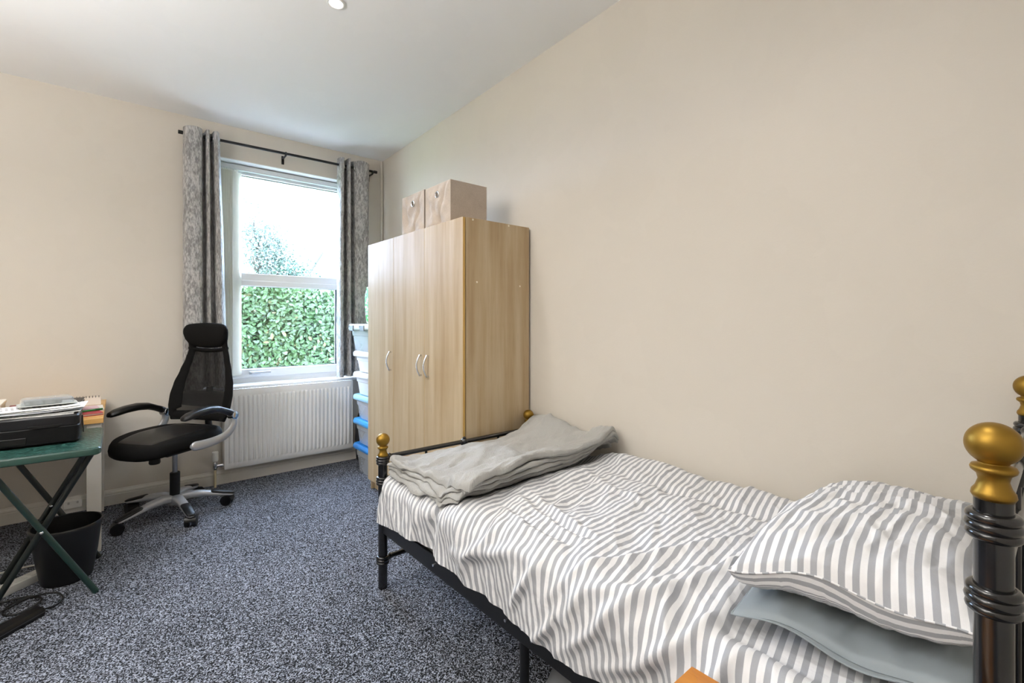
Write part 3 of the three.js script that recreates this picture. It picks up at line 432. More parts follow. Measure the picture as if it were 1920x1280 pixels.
  // back: outline half-width w(y), leaning back; centre mesh, solid borders, headrest
  const W = (y) => { const k = [[0.585, 0.215], [0.62, 0.243], [0.68, 0.258], [0.75, 0.26], [0.83, 0.246], [0.92, 0.214], [1.0, 0.183], [1.07, 0.162], [1.11, 0.16], [1.15, 0.17], [1.2, 0.178], [1.235, 0.176], [1.262, 0.16]]; for (let i = 1; i < k.length; i++) if (y <= k[i][0]) { const t = (y - k[i - 1][0]) / (k[i][0] - k[i - 1][0]); const s = t * t * (3 - 2 * t); return lerp(k[i - 1][1], k[i][1], lerp(t, s, 0.5)); } return 0.12; };
  const Z = (x, y) => -0.2 - 0.1 * (y - 0.58) - 0.03 * Math.sin((y - 0.6) * 4.2) + (y > 1.05 ? 0.02 * sstep(1.05, 1.2, y) : 0) + 0.55 * x * x;
  const border = (y) => y < 0.66 ? 0.05 : lerp(0.09, 0.05, sstep(0.7, 1.05, y));
  const band = []; 
  for (const s of [-1, 1]) band.push(loft(Array.from({ length: 40 }, (_, i) => { const y = lerp(0.585, 1.19, i / 39), w = W(y), b = border(y), r = []; for (let k = 0; k < 14; k++) { const a = k / 14 * 6.2832, x = s * (w - b / 2 + b / 2 * Math.cos(a)); r.push([x, y, Z(x, y) + 0.014 * Math.sin(a)]); } return r; }), true, true, 1.2));
  const hb = (y0, y1, wk) => loft(Array.from({ length: 30 }, (_, i) => { const u = lerp(-1, 1, i / 29), r = []; for (let k = 0; k < 14; k++) { const a = k / 14 * 6.2832, y = (y0 + y1) / 2 + (y1 - y0) / 2 * Math.cos(a) + wk * (u * u), x = u * W(clamp(y, 0.6, 1.1)) * 0.97; r.push([x, y, Z(x, y) + 0.014 * Math.sin(a)]); } return r; }), true, true, 1.2);
  band.push(hb(0.578, 0.64, 0.0), hb(1.045, 1.072, 0.018));
  mesh('back_frame', band, fabM, c);
  mesh('mesh_panel', grid(24, 40, (u, v) => { const y = lerp(0.6, 1.07, v), x = lerp(-1, 1, u) * (W(y) - 0.02); return [x, y, Z(x, y)]; }), meshM, c, 'see-through black mesh');
  mesh('lumbar_pad', loft(Array.from({ length: 16 }, (_, i) => { const u = lerp(-1, 1, i / 15), r = []; for (let k = 0; k < 14; k++) { const a = k / 14 * 6.2832, x = u * 0.18, y = 0.72 + 0.055 * Math.cos(a) * (1 - 0.15 * u * u); r.push([x, y, Z(x, y) - 0.02 + 0.012 * Math.sin(a)]); } return r; }), true, true, 1.2), plasM, c);
  mesh('headrest', loft(Array.from({ length: 30 }, (_, i) => { const u = Math.sin(lerp(-1, 1, i / 29) * Math.PI / 2), r = [], e = Math.pow(Math.max(0.03, 1 - Math.pow(Math.abs(u), 12)), 0.35); for (let k = 0; k < 20; k++) { const a = k / 20 * 6.2832, cy = Math.cos(a), sz = Math.sin(a), y = 1.178 + (cy > 0 ? 0.078 * e : 0.1 * e - 0.02 * u * u) * Math.sign(cy) * Math.pow(Math.abs(cy), 0.75) - 0.012 * u * u * (cy > 0 ? 1 : 0) , x = u * W(clamp(y, 1.1, 1.23)); r.push([x, y, Z(x, y) + 0.006 + 0.03 * e * Math.sign(sz) * Math.pow(Math.abs(sz), 0.8)]); } return r; }), true, true, 1.2), fabM, c);
  mesh('back_spine', [tube([V(0, 0.435, -0.22), V(0, 0.46, -0.27), V(0, 0.56, -0.262), V(0, 0.68, -0.268), V(0, 0.8, -0.275)], 0.022, 30, 12), box(0.3, 0.03, 0.02, 0, 0.6, -0.243, 0.008)], plasM, c);
  // arms: silver bracket from the seat edge up behind, round pivot, padded rest that flips up
  for (const s of [-1, 1]) {
    const X = (o) => s * (0.262 + o), sw = (pts, w0, h0, mat) => pts;
    const path = [V(X(0.0), 0.488, 0.13), V(X(0.008), 0.484, 0.06), V(X(0.014), 0.487, -0.03), V(X(0.02), 0.5, -0.1), V(X(0.022), 0.53, -0.155), V(X(0.022), 0.575, -0.185), V(X(0.02), 0.622, -0.185)], cv = new THREE.CatmullRomCurve3(path, false, 'centripetal'), N = 36, rings = [];
    for (let i = 0; i <= N; i++) { const f = i / N, p = cv.getPointAt(f), t = cv.getTangentAt(f), n = V(1, 0, 0), b = t.clone().cross(n).normalize(), k = f < 0.06 ? Math.sqrt(f / 0.06) * 0.7 + 0.3 : 1, h = lerp(0.03, 0.026, f) * k; rings.push(Array.from({ length: 16 }, (_, q) => { const a = q / 16 * 6.2832; return [p.x + 0.012 * Math.cos(a), p.y + b.y * h * Math.sin(a), p.z + b.z * h * Math.sin(a)]; })); }
    const arm = mesh('arm_bracket', loft(rings, true, true, 1), silverM, c);
    const pv = [X(0.018), 0.628, -0.18];
    mesh('pivot_cap', [cyl(0.027, 0.027, V(pv[0] - 0.022, pv[1], pv[2]), V(pv[0] + 0.022, pv[1], pv[2]), 26), ...[-1, 1].map((q) => sphere(0.024, pv[0] + q * 0.021, pv[1], pv[2], 0.25, 1, 1, 20, 12))], chromeM, arm);
    const pad = [[-0.185, 0.632, 0.016, 0.023], [-0.15, 0.65, 0.018, 0.024], [-0.1, 0.672, 0.022, 0.022], [-0.05, 0.69, 0.032, 0.024], [0.02, 0.698, 0.038, 0.025], [0.1, 0.694, 0.04, 0.024], [0.16, 0.684, 0.037, 0.022], [0.195, 0.675, 0.028, 0.016], [0.207, 0.671, 0.014, 0.008]];
    mesh('armrest', loft(pad.map(([z, y, w, h]) => Array.from({ length: 18 }, (_, q) => { const a = q / 18 * 6.2832, cx = Math.cos(a), cy = Math.sin(a); return [X(0.018) + w * Math.sign(cx) * Math.pow(Math.abs(cx), 0.8), y + h * cy, z]; })), true, true, 1), lthM, c);
  }
}

// ---------------------------------------------------------------- bed
const BX0 = 0.966, BX1 = 1.898, BZ0 = -2.1025, BZ1 = -0.071, BC = (BX0 + BX1) / 2;
{
  const t = thing('metal_bed', 'black metal single bed frame with gold ball finials along the right wall', 'bed', [0, 0, 0]);
  const post = (x, z, top) => {
    const p = mesh('post', lathe([[0, 0], [0.021, 0], [0.0215, 0.004], [0.0215, top - 0.078], [0.02, top - 0.074], [0, top - 0.074]], 30, x, 0, z), bedM, t);
    const b = top; mesh('finial', lathe([[0, b - 0.079], [0.022, b - 0.079], [0.0245, b - 0.074], [0.0235, b - 0.068], [0.0195, b - 0.062], [0.0165, b - 0.052], [0.0185, b - 0.044], [0.0245, b - 0.039], [0.0255, b - 0.035], [0.0235, b - 0.031], [0.0165, b - 0.0285], ...Array.from({ length: 19 }, (_, i) => { const a = lerp(-1.0, Math.PI / 2, i / 18); return [0.0318 * Math.cos(a), b + 0.0308 * Math.sin(a)]; })], 40, x, 0, z), goldM, p, 'gold ball finial');
    return p;
  };
  const collar = (x, y, z, p) => mesh('collar', [-1, 0, 1].map((k) => torus(0.0235, k ? 0.0075 : 0.0085, x, y + k * 0.0125, z, Math.PI / 2, 0, 30, 12)), bedM, p);
  const FT = 0.702, HT2 = 1.085, rail = (x0, x1, y, z, r = 0.0115) => mesh('rail', [cyl(r, r, V(x0, y, z), V(x1, y, z), 18), ...[[x0 + 0.032, 1], [x1 - 0.032, -1]].map(([x, s]) => sphere(0.016, x, y, z, 1, 1, 1, 16, 10)), ...[[x0 + 0.02], [x1 - 0.02]].map(([x]) => cyl(0.015, 0.015, V(x - 0.008, y, z), V(x + 0.008, y, z), 14))], bedM, t);
  const knob = (x, y, z) => mesh('rail_knob', [sphere(0.021, x, y, z, 1, 0.95, 1, 22, 14), cyl(0.016, 0.01, V(x, y - 0.014, z), V(x, y - 0.048, z), 16), torus(0.0165, 0.004, x, y - 0.014, z), torus(0.006, 0.004, x, y + 0.021, z)], bedM, t);
  for (const x of [BX0, BX1]) {
    const p = post(x, BZ0, FT); for (const y of [0.606, 0.51, 0.135]) collar(x, y, BZ0, p);
    const q = post(x, BZ1, HT2); for (const y of [0.968, 0.862, 0.3]) collar(x, y, BZ1, q);
  }
  for (const y of [0.618, 0.51, 0.14]) rail(BX0, BX1, y, BZ0);
  for (const y of [0.968, 0.862, 0.3]) rail(BX0, BX1, y, BZ1);
  knob(BC, 0.618, BZ0); knob(BC, 0.968, BZ1);
  for (let k = 1; k < 4; k++) { const x = lerp(BX0, BX1, k / 4); mesh('spindle', cyl(0.0065, 0.0065, V(x, 0.51, BZ0), V(x, k === 2 ? 0.6 : 0.618, BZ0), 12), bedM, t); mesh('spindle', cyl(0.0065, 0.0065, V(x, 0.3, BZ1), V(x, 0.968, BZ1), 12), bedM, t); }
  for (const x of [BX0 - 0.004, BX1 + 0.004]) {
    const s = x < 1.4 ? 1 : -1, sr = mesh('side_rail', [span(Math.min(x, x - s * 0.004), Math.max(x, x - s * 0.004) + 0.004, 0.266, 0.336, BZ0 + 0.018, BZ1 - 0.018, 0.002), span(s > 0 ? x : x - 0.035, s > 0 ? x + 0.035 : x, 0.266, 0.27, BZ0 + 0.03, BZ1 - 0.03, 0.001)], blackM, t);
    for (const z of [-1.62, -1.17, -1.045]) mesh('bolt', cyl(0.006, 0.005, V(x - s * 0.002, 0.301, z), V(x - s * 0.009, 0.301, z), 12), chromeM, sr);
    mesh('middle_leg', [cyl(0.0155, 0.0155, V(x + s * 0.014, 0, -1.1), V(x + s * 0.014, 0.268, -1.1), 16), span(x, x + s * 0.03 || x, 0.25, 0.268, -1.13, -1.07, 0).scale(1, 1, 1)].slice(0, 1), blackM, t);
  }
  for (let k = 0; k < 9; k++) { const z = lerp(BZ0 + 0.14, BZ1 - 0.14, k / 8); mesh('slat', span(BX0 + 0.006, BX1 - 0.006, 0.27, 0.285, z - 0.03, z + 0.03, 0.003), blackM, t); }
}
{
  const m = thing('mattress', 'grey mattress on the black bed frame, mostly under the striped duvet', 'mattress', [BC, 0.286, (BZ0 + BZ1) / 2]);
  mesh('pad', put(box(0.885, 0.2, 1.93, 0, 0.1, 0, 0.04)), M({ color: '#a9aaa6', roughness: 0.85 }), m);
  for (const y of [0.02, 0.18]) mesh('piping', (() => { const o = rrect(0.887, 1.932, 0.05, y, 0, 0, 8).map((p) => V(...p)); return tube(o, 0.005, 160, 6, true); })(), M({ color: '#8c8d8a', roughness: 0.85 }), m);
}
const stripeT = (pitch) => tex(256, 64, (u, v, i, j) => { const e = (x) => sstep(0.0, 0.02, x), s = u < 0.5 ? 1 : 0; const w = (hash(i, j, 3) - 0.5) * 10 + ((i + j) % 2 ? 2 : -2) + (hash(i, 0, 8) - 0.5) * 6; return s ? [163 + w, 165 + w, 170 + w] : [228 + w, 228 + w, 229 + w]; }, pitch, 0.02);
const clothB = tex(256, 256, (u, v) => 255 * fbm(u * 12, v * 12, 44, 4, 12, 12), 0.3, 0.3, false);
const stripeM = M({ map: stripeT(0.025), roughness: 0.8, bumpMap: clothB, bumpScale: 0.003, sheen: 0.15, sheenColor: new THREE.Color(1, 1, 1), side: THREE.DoubleSide });
const thinStripeM = M({ map: stripeT(0.0115), roughness: 0.8, side: THREE.DoubleSide });
// wrinkles: [points (p, z), height, width, sharpness]; p runs from the wall over the bed and down its left side
const FOLDS = [
  [[[0.736, -1.352], [0.791, -1.165], [0.813, -1.044], [0.819, -0.95]], -0.014, 0.03], [[[0.70, -1.34], [0.75, -1.17], [0.785, -1.05], [0.80, -0.96]], 0.012, 0.022], [[[0.78, -1.34], [0.83, -1.16], [0.85, -1.04], [0.84, -0.95]], 0.012, 0.022],
  [[[0.85, -1.341], [0.9, -1.133], [0.885, -0.99]], -0.012, 0.026], [[[0.88, -1.341], [0.93, -1.133], [0.915, -0.99]], 0.01, 0.02],
  [[[1.13, -1.45], [1.06, -1.25], [1.0, -1.09], [1.01, -1.0]], 0.016, 0.03], [[[1.01, -1.0], [1.08, -1.05], [1.16, -1.1]], 0.018, 0.02],
  [[[1.2, -1.62], [1.1, -1.6], [1.0, -1.58], [0.94, -1.57]], -0.03, 0.028],
  [[[1.06, -0.94], [0.95, -0.86], [0.84, -0.8], [0.6, -0.7], [0.47, -0.64]], 0.012, 0.022], [[[1.1, -0.88], [1.0, -0.82], [0.95, -0.70], [0.78, -0.65], [0.62, -0.57]], 0.016, 0.026],
  [[[1.2, -0.9], [1.08, -0.78], [0.93, -0.66], [0.74, -0.6], [0.52, -0.58]], 0.018, 0.026], [[[1.17, -0.78], [1.1, -0.66], [1.0, -0.55], [0.9, -0.51], [0.79, -0.5]], 0.018, 0.026],
  [[[1.22, -1.0], [1.14, -0.93], [1.08, -0.9]], 0.018, 0.02], [[[1.2, -0.7], [1.12, -0.58], [1.02, -0.46], [0.9, -0.4]], 0.016, 0.025], [[[1.18, -1.38], [1.1, -1.33], [1.02, -1.25], [0.95, -1.22]], 0.014, 0.025],
  [[[0.25, -1.309], [0.245, -1.096], [0.246, -0.868], [0.225, -0.688], [0.26, -0.557]], -0.02, 0.05], [[[0.45, -1.3], [0.42, -1.1], [0.5, -0.9]], 0.008, 0.03], [[[0.32, -1.42], [0.42, -1.2], [0.6, -1.08]], 0.01, 0.03],
  [[[0.05, -1.16], [0.14, -1.12], [0.22, -1.1]], 0.014, 0.03], [[[0.04, -0.8], [0.12, -0.8], [0.22, -0.78]], 0.016, 0.028], [[[0.04, -1.4], [0.13, -1.36], [0.22, -1.3]], 0.012, 0.03], [[[0.04, -0.97], [0.12, -0.96], [0.2, -0.93]], -0.012, 0.03],
];
const foldAt = (p, z) => { let h = 0; for (const [pts, a, w] of FOLDS) { let best = 9, bt = 0; for (let i = 1; i < pts.length; i++) { const [x0, y0] = pts[i - 1], [x1, y1] = pts[i], dx = x1 - x0, dy = y1 - y0, f = clamp(((p - x0) * dx + (z - y0) * dy) / (dx * dx + dy * dy), 0, 1), d = Math.hypot(p - x0 - f * dx, z - y0 - f * dy); if (d < best) { best = d; bt = (i - 1 + f) / (pts.length - 1); } } if (best < w * 3) h += a * Math.exp(-Math.pow(best / w, 2) * 2.1) * Math.sin(Math.PI * clamp(0.12 + 0.76 * bt, 0, 1)); } return h; };
const ridge = (x, y, s) => { const n = fbm(x, y, s, 3); return 1 - Math.abs(2 * n - 1) * 2; };
const hem = (z) => { const k = [[-2.05, 0.345], [-1.8, 0.372], [-1.62, 0.368], [-1.38, 0.35], [-1.1, 0.342], [-0.89, 0.345], [-0.74, 0.368], [-0.4, 0.375], [-0.1, 0.37]]; if (z <= k[0][0]) return k[0][1]; for (let i = 1; i < k.length; i++) if (z <= k[i][0]) return lerp(k[i - 1][1], k[i][1], (z - k[i - 1][0]) / (k[i][0] - k[i - 1][0])); return 0.37; };
const DU = { z0: -2.065, z1: -0.1, xw: 1.944, top: 0.582 };
// base profile of the duvet: p = distance from the wall along the cloth -> [x, y, nx, ny]
const EDGE = 1.03, RAD = 0.1;
function duvetBase(p) {
  const xe = EDGE, flatLen = DU.xw - xe, arc = RAD * Math.PI / 2 * 1.0;
  if (p < flatLen) return [DU.xw - p, DU.top, 0, 1];
  if (p < flatLen + arc) { const a = (p - flatLen) / RAD; return [xe - RAD * Math.sin(a), DU.top - RAD + RAD * Math.cos(a), -Math.sin(a), Math.cos(a)]; }
  return [xe - RAD, DU.top - RAD - (p - flatLen - arc), -1, 0];
}
const ARC0 = DU.xw - EDGE + RAD * Math.PI / 2, pEnd = (z) => ARC0 + (DU.top - RAD - hem(z)) + 0.03 * (fbm(z * 5, 1, 77, 3) - 0.5);
function duvetAt(p, z) {
  const b = duvetBase(p), side = sstep(0.88, 1.06, p), diag = (z * 0.972 + p * 0.234);
  let h = foldAt(p, z);
  const w1 = ridge(p * 2.2 + z * 1.1, z * 5 - p * 2.4, 71), w2 = ridge(p * 4 + z * 3, z * 11 - p * 6, 72);
  h += 0.013 * (w1 - 0.2) * lerp(1, 1.2, side) + 0.0085 * w2 + 0.0022 * ridge(p * 17 + z * 6, z * 26 - p * 9, 78) + 0.018 * (fbm(p * 3, z * 3, 73, 3) - 0.5);
  h += side * 0.03 * (fbm(z * 6.5 + 3, p * 1.6, 74, 2) - 0.5) * sstep(0.95, 1.15, p) + side * 0.006 * ridge(z * 14, p * 5, 75);
  if (p < 0.3) h += 0.032 * Math.exp(-Math.pow((p - 0.07) / 0.075, 2)) * (0.55 + 0.9 * vnoise(z * 5, 2, 76)) - 0.03 * Math.exp(-Math.pow(p / 0.025, 2));
  const foot = sstep(-1.42, -1.62, z), end = sstep(-1.85, -2.06, z); h += (-0.055 * foot - 0.02 * end) * (1 - 0.7 * side) + 0.012 * sstep(-1.4, -1.95, z) * side;
  const under = sstep(0.97, 0.9, p) * sstep(-0.54, -0.47, z); h = lerp(h, -0.016, under); h = Math.max(h, -0.066 + 0.042 * side);
  return [b[0] + b[2] * h, b[1] + b[3] * h, z, b];
}
const duvetY = (x, z) => { const p = DU.xw - x; return duvetAt(p, z)[1]; };
{
  const d = thing('duvet', 'grey and white striped duvet spread over the bed', 'duvet', [0, 0, 0]), nu = 230, nv = 330, ca = Math.cos(6 * Math.PI / 180), sa = Math.sin(6 * Math.PI / 180);
  const outer = (u, v) => { const z = lerp(DU.z0, DU.z1, v), p = 0.004 + u * (pEnd(z) - 0.004); const q = duvetAt(p, z); return [q[0], q[1], z + (v === 0 ? 0 : 0)]; };
  const inner = (u, v) => { const z = lerp(DU.z0 + 0.006, DU.z1 - 0.006, v), p = 0.01 + u * (pEnd(z) - 0.016), q = duvetAt(p, z), b = q[3], e = Math.min(1, 14 * Math.min(u, 1 - u, v, 1 - v)) ; const k = 0.004 + 0.016 * e; return [q[0] - b[2] * k, q[1] - b[3] * k, z]; };
  const suv = (u, v) => { const z = lerp(DU.z0, DU.z1, v), p = 0.004 + u * (pEnd(z) - 0.004); return [z * ca - p * sa - 0.25 * Math.pow(Math.max(0, p - 0.75), 2) + 0.004 * Math.sin(p * 7 + z * 5) + 0.01 * (fbm(p * 4, z * 4, 79, 2) - 0.5), p]; };
  const o = grid(nu, nv, outer, suv), i = flip(grid(90, 130, inner, suv)), rim = [];
  const edge = (f) => { const A = [], n = 260; for (let k = 0; k <= n; k++) A.push(f(k / n)); return A; };
  for (const [f, s] of [[(k) => [1, k], 1], [(k) => [0, k], -1], [(k) => [k, 0], -1], [(k) => [k, 1], 1]]) rim.push(flat(grid(260, 3, (u, v) => { const [a, b] = f(u), x = outer(a, b), y = inner(a, b), m = Math.sin(Math.PI * v) * 0.003; return [lerp(x[0], y[0], v) - (s > 0 && f(0)[0] === 1 && f(1)[0] === 1 ? 0 : 0), lerp(x[1], y[1], v) - m, lerp(x[2], y[2], v)]; }, (u, v) => { const [a, b] = f(u); return suv(a, b); })));
  mesh('cover', [flat(o), flat(i), ...rim], stripeM, d);
}
// pillows: local x is the long axis; stripes along it
function pillow(name, label, pos, rot, L, Wd, T, matTop, matBelow, seed, sag = 0, kt = 1.08, kb = 0.92) {
  const t = thing(name, label, 'pillow', pos, 0, 'pillows at the head of the bed'); t.rotation.set(...rot, 'YXZ');
  const shape = (sgn) => (u, v) => {
    const a = u * 2 - 1, b = v * 2 - 1, ox = L / 2 * a * (1 - 0.045 * (1 - b * b)), oz = Wd / 2 * b * (1 - 0.06 * (1 - a * a));
    const e = Math.max(0, (1 - Math.pow(Math.abs(a), 3.2)) * (1 - Math.pow(Math.abs(b), 2.8))), body = Math.pow(e, sgn > 0 ? 0.46 : 0.3);
    let h = T * 0.5 * body * (sgn > 0 ? kt : kb);
    const wr = 0.012 * (ridge(a * 3 + seed, b * 2 + 1, seed) - 0.3) + 0.01 * ridge(a * 1.3 + b * 2, b * 5 - a * 2.2, seed + 3) , ce = Math.pow(Math.abs(a), 6) + Math.pow(Math.abs(b), 6);
    h += wr * Math.pow(e, 0.35) * 0.9 + (sgn > 0 ? -sag * Math.exp(-(a + 0.15) * (a + 0.15) * 2 - b * b * 3) : 0);
    const droop = 0.018 * Math.sin(a * 4 + seed) * Math.abs(b) * Math.abs(b) + 0.01 * Math.sin(b * 5 + seed) * a * a;
    return [ox, sgn * h + droop * (1 - e), oz];
  };
  const uvT = (u, v) => [((v * 2 - 1) * Wd / 2) * 1.06 + 0.006 * Math.sin(u * 9), u * L], uvB = (u, v) => [u * L * 1.04 + 0.06 * (1 - Math.exp(-u / 0.035)) + 0.004 * Math.sin(v * 7), v * Wd];
  const g1 = flip(grid(110, 80, shape(1), uvT)), g2 = grid(110, 80, shape(-1), uvB);
  mesh('cover', g1, matTop, t); mesh('underside', g2, matBelow, t);
  mesh('seam', (() => { const pts = [], f = shape(1), n = 40; for (let i = 0; i < n; i++) pts.push(f(i / n, 0)); for (let i = 0; i < n; i++) pts.push(f(1, i / n)); for (let i = 0; i < n; i++) pts.push(f(1 - i / n, 1)); for (let i = 0; i < n; i++) pts.push(f(0, 1 - i / n)); return tube(pts.map((p) => V(...p)), 0.0022, 320, 6, true); })(), matBelow, t);
  return t;
}
const greyClothM = M({ map: patch([146, 155, 160], 8, 12), roughness: 0.8, sheen: 0.2, sheenColor: new THREE.Color(0.8, 0.85, 0.9), side: THREE.DoubleSide });
pillow('grey_pillow', 'plain blue-grey pillow lying under the striped pillow', [1.497, 0.613, -0.312], [0, 0.05, 0.0], 0.86, 0.4, 0.11, greyClothM, greyClothM, 4, 0.05, 0.85, 0.25);
pillow('striped_pillow', 'plump grey and white striped pillow on top at the head of the bed', [1.482, 0.716, -0.322], [-0.06, 0.07, -0.05], 0.82, 0.41, 0.165, stripeM, thinStripeM, 9, 0, 0.92, 0.95);
// folded fleece blanket over the foot end
{
  const fleeceM = M({ map: patch([170, 169, 165], 12, 14), bumpMap: tex(512, 512, (u, v, i, j) => 120 * fbm(u * 90, v * 90, 15, 3, 90, 90) + 100 * fbm(u * 14, v * 14, 16, 3, 14, 14), 0.3, 0.3, false), bumpScale: 0.004, roughness: 0.95, sheen: 0.7, sheenColor: new THREE.Color(0.7, 0.7, 0.7), sheenRoughness: 0.5 });
  const b = thing('folded_blanket', 'grey fleece blanket folded in layers across the foot of the bed', 'blanket', [0, 0, 0]), geos = [];
  const layer = (k, xl, xr, zf, zb, th, seed) => {
    // closed slab over the duvet: u across (left to wall), v front to back; rounded rim
    const lift = 0.003 + k * 0.0175;
    const baseY = (x, z) => { const flatLen = DU.xw - EDGE, p = x >= EDGE ? DU.xw - x : flatLen + RAD * Math.asin(clamp((EDGE - x) / RAD, 0, 0.985)), pile = 0.04 * sstep(1.55, 1.9, x) + 0.05 * sstep(1.72, 1.92, x) * sstep(-1.75, -1.98, z), puff = 0.018 * Math.sin(Math.PI * clamp((x - 1.0) / 0.6, 0, 1)); return duvetAt(p, clamp(z, -2.04, -0.2))[1] + 0.006 + pile + puff * (k / 3); };
    const out = (u, v) => { const wl = 0.008 * Math.sin(v * 7 + seed) + 0.006 * Math.sin(v * 17 + seed * 2), x = lerp(xl + wl, xr, u), wf = 0.014 * Math.sin(x * 9 + seed) + 0.008 * Math.sin(x * 23 + seed), z = lerp(zf + wf + 0.05 * (1 - u) * (1 - u), zb, v); return [x, z]; };
    const up = (u, v) => { const [x, z] = out(u, v), e = Math.min(u * (xr - xl), (1 - u) * (xr - xl), v * (zf - zb), (1 - v) * (zf - zb)), r = clamp(e / (th * 0.75), 0, 1), rim = Math.sqrt(1 - (1 - r) * (1 - r)); const wr = k === 3 ? 0.016 * (ridge(x * 2.2 - z * 2, z * 6 + x * 2.2, seed + 20) - 0.25) + 0.006 * ridge(x * 6, z * 9 - x * 3, seed + 22) + 0.012 * Math.exp(-Math.pow((z + 1.53 - 0.02 * Math.sin(x * 6)) / 0.035, 2)) : 0.004 * ridge(x * 4, z * 6, seed); return [x, baseY(x, z) + lift + th / 2 + (th / 2 + wr) * rim, z]; };
    const dn = (u, v) => { const [x, z] = out(u, v), e = Math.min(u * (xr - xl), (1 - u) * (xr - xl), v * (zf - zb), (1 - v) * (zf - zb)), r = clamp(e / (th * 0.75), 0, 1), rim = Math.sqrt(1 - (1 - r) * (1 - r)); return [x, baseY(x, z) + lift + th / 2 - th / 2 * rim, z]; };
    const den = (t) => { const s = 0.5 - 0.5 * Math.cos(Math.PI * t); return lerp(t, s, 0.75); };
    const uv = (u, v) => { const [x, z] = out(den(u), den(v)); return [x, z]; };
    geos.push(flat(grid(120, 80, (u, v) => up(den(u), den(v)), uv)), flat(flip(grid(120, 80, (u, v) => dn(den(u), den(v)), uv))));
  };
  layer(0, 0.955, 1.925, -1.5, -2.04, 0.0175, 1.0);
  layer(1, 0.962, 1.925, -1.475, -2.05, 0.0175, 2.3);
  layer(2, 0.972, 1.928, -1.468, -2.05, 0.0175, 3.1);
  layer(3, 0.978, 1.93, -1.462, -2.055, 0.021, 4.6);
  mesh('layers', geos, fleeceM, b);
}

// ---------------------------------------------------------------- desk corner
{
  const t = thing('desk', 'white-legged desk with an oak top against the window wall', 'desk', [0, 0, 0]), x0 = -1.26, x1 = -0.058, z0 = -4.235, z1 = -3.42, y = 0.735;
  mesh('top', span(x0, x1, y - 0.028, y, z0, z1, 0.003, true), oakM, t);
  mesh('apron', [span(x0 + 0.03, x1 - 0.03, y - 0.12, y - 0.028, z1 - 0.055, z1 - 0.035, 0.002)], trimM, t); mesh('apron', [span(x1 - 0.05, x1 - 0.03, y - 0.12, y - 0.028, z0 + 0.05, z1 - 0.06, 0.002)], trimM, t);
  for (const [x, z] of [[x1 - 0.04, z1 - 0.045], [x1 - 0.04, z0 + 0.05], [x0 + 0.04, z1 - 0.045], [x0 + 0.04, z0 + 0.05]]) mesh('leg', span(x - 0.03, x + 0.03, 0, y - 0.028, z - 0.03, z + 0.03, 0.002), trimM, t);
}
const greenM = M({ map: tex(256, 256, (u, v) => { const n = clamp(fbm(u * 34, v * 34, 33, 4, 34, 34) * 2.4 - 0.7, 0, 1); return [12 + 44 * n, 40 + 62 * n, 36 + 58 * n]; }, 0.3, 0.3), bumpMap: tex(256, 256, (u, v) => 255 * clamp(fbm(u * 34, v * 34, 33, 4, 34, 34) * 2.4 - 0.7, 0, 1), 0.3, 0.3, false), bumpScale: 0.0022, roughness: 0.36 });
const darkGreenM = M({ color: '#12302a', roughness: 0.35, clearcoat: 0.3 }), darkLegM = M({ color: '#131c1b', roughness: 0.4 });
const TT = 0.7, TX0 = -0.8, TX1 = -0.057, TZ0 = -3.345, TZ1 = -2.8;
{
  const t = thing('folding_table', 'dark green folding table with crossed tube legs in front of the desk', 'table', [0, 0, 0]);
  const RR = (o, y) => rrect(TX1 - TX0 - o, TZ1 - TZ0 - o, 0.034 - o / 4, y), at = (g) => g.translate((TX0 + TX1) / 2, 0, (TZ0 + TZ1) / 2);
  mesh('rim', at(loft([RR(0.012, TT - 0.034), RR(0.0, TT - 0.03), RR(0.0, TT - 0.007), RR(0.005, TT - 0.002), RR(0.012, TT - 0.0012)], true, true, 0.9)), M({ color: '#1b4239', roughness: 0.35, clearcoat: 0.3 }), t, 'smooth dark green edge');
  mesh('top', at(loft([RR(0.012, TT - 0.0015), RR(0.012, TT)], false, true, 0.6)), greenM, t);
  mesh('edge_trim', [span(TX1 - 0.003, TX1 + 0.0015, TT - 0.027, TT - 0.012, TZ0 + 0.05, TZ1 - 0.04, 0.002)], M({ color: '#7d8f90', metalness: 0.6, roughness: 0.3 }), t);
  const leg = (xa, xb, z, m) => mesh('leg', cyl(0.0125, 0.0125, V(xa, TT - 0.036, z), V(xb, 0.004, z), 18), m, t);
  const A0 = -0.43, A1 = -0.075;
  leg(A0, A1, -2.925, darkGreenM); leg(A0, A1, -3.345, darkLegM);
  leg(A1 - 0.008, A0, -2.952, darkLegM); leg(A1 - 0.008, A0, -3.318, darkLegM);
  for (const z of [-2.938, -3.332]) mesh('pivot_bolt', [cyl(0.0045, 0.0045, V((A0 + A1) / 2 - 0.003, 0.334, z - 0.03), V((A0 + A1) / 2 - 0.003, 0.334, z + 0.027), 10), sphere(0.007, (A0 + A1) / 2 - 0.003, 0.334, z + 0.027)], chromeM, t);
  mesh('foot_bar', cyl(0.0115, 0.0115, V(A0, TT - 0.05, -2.925), V(A0, TT - 0.05, -3.345), 14), darkLegM, t);
}
const prX0 = -0.585, prX1 = -0.136, prZ0 = -3.24, prZ1 = -2.985, prY = TT + 0.001;
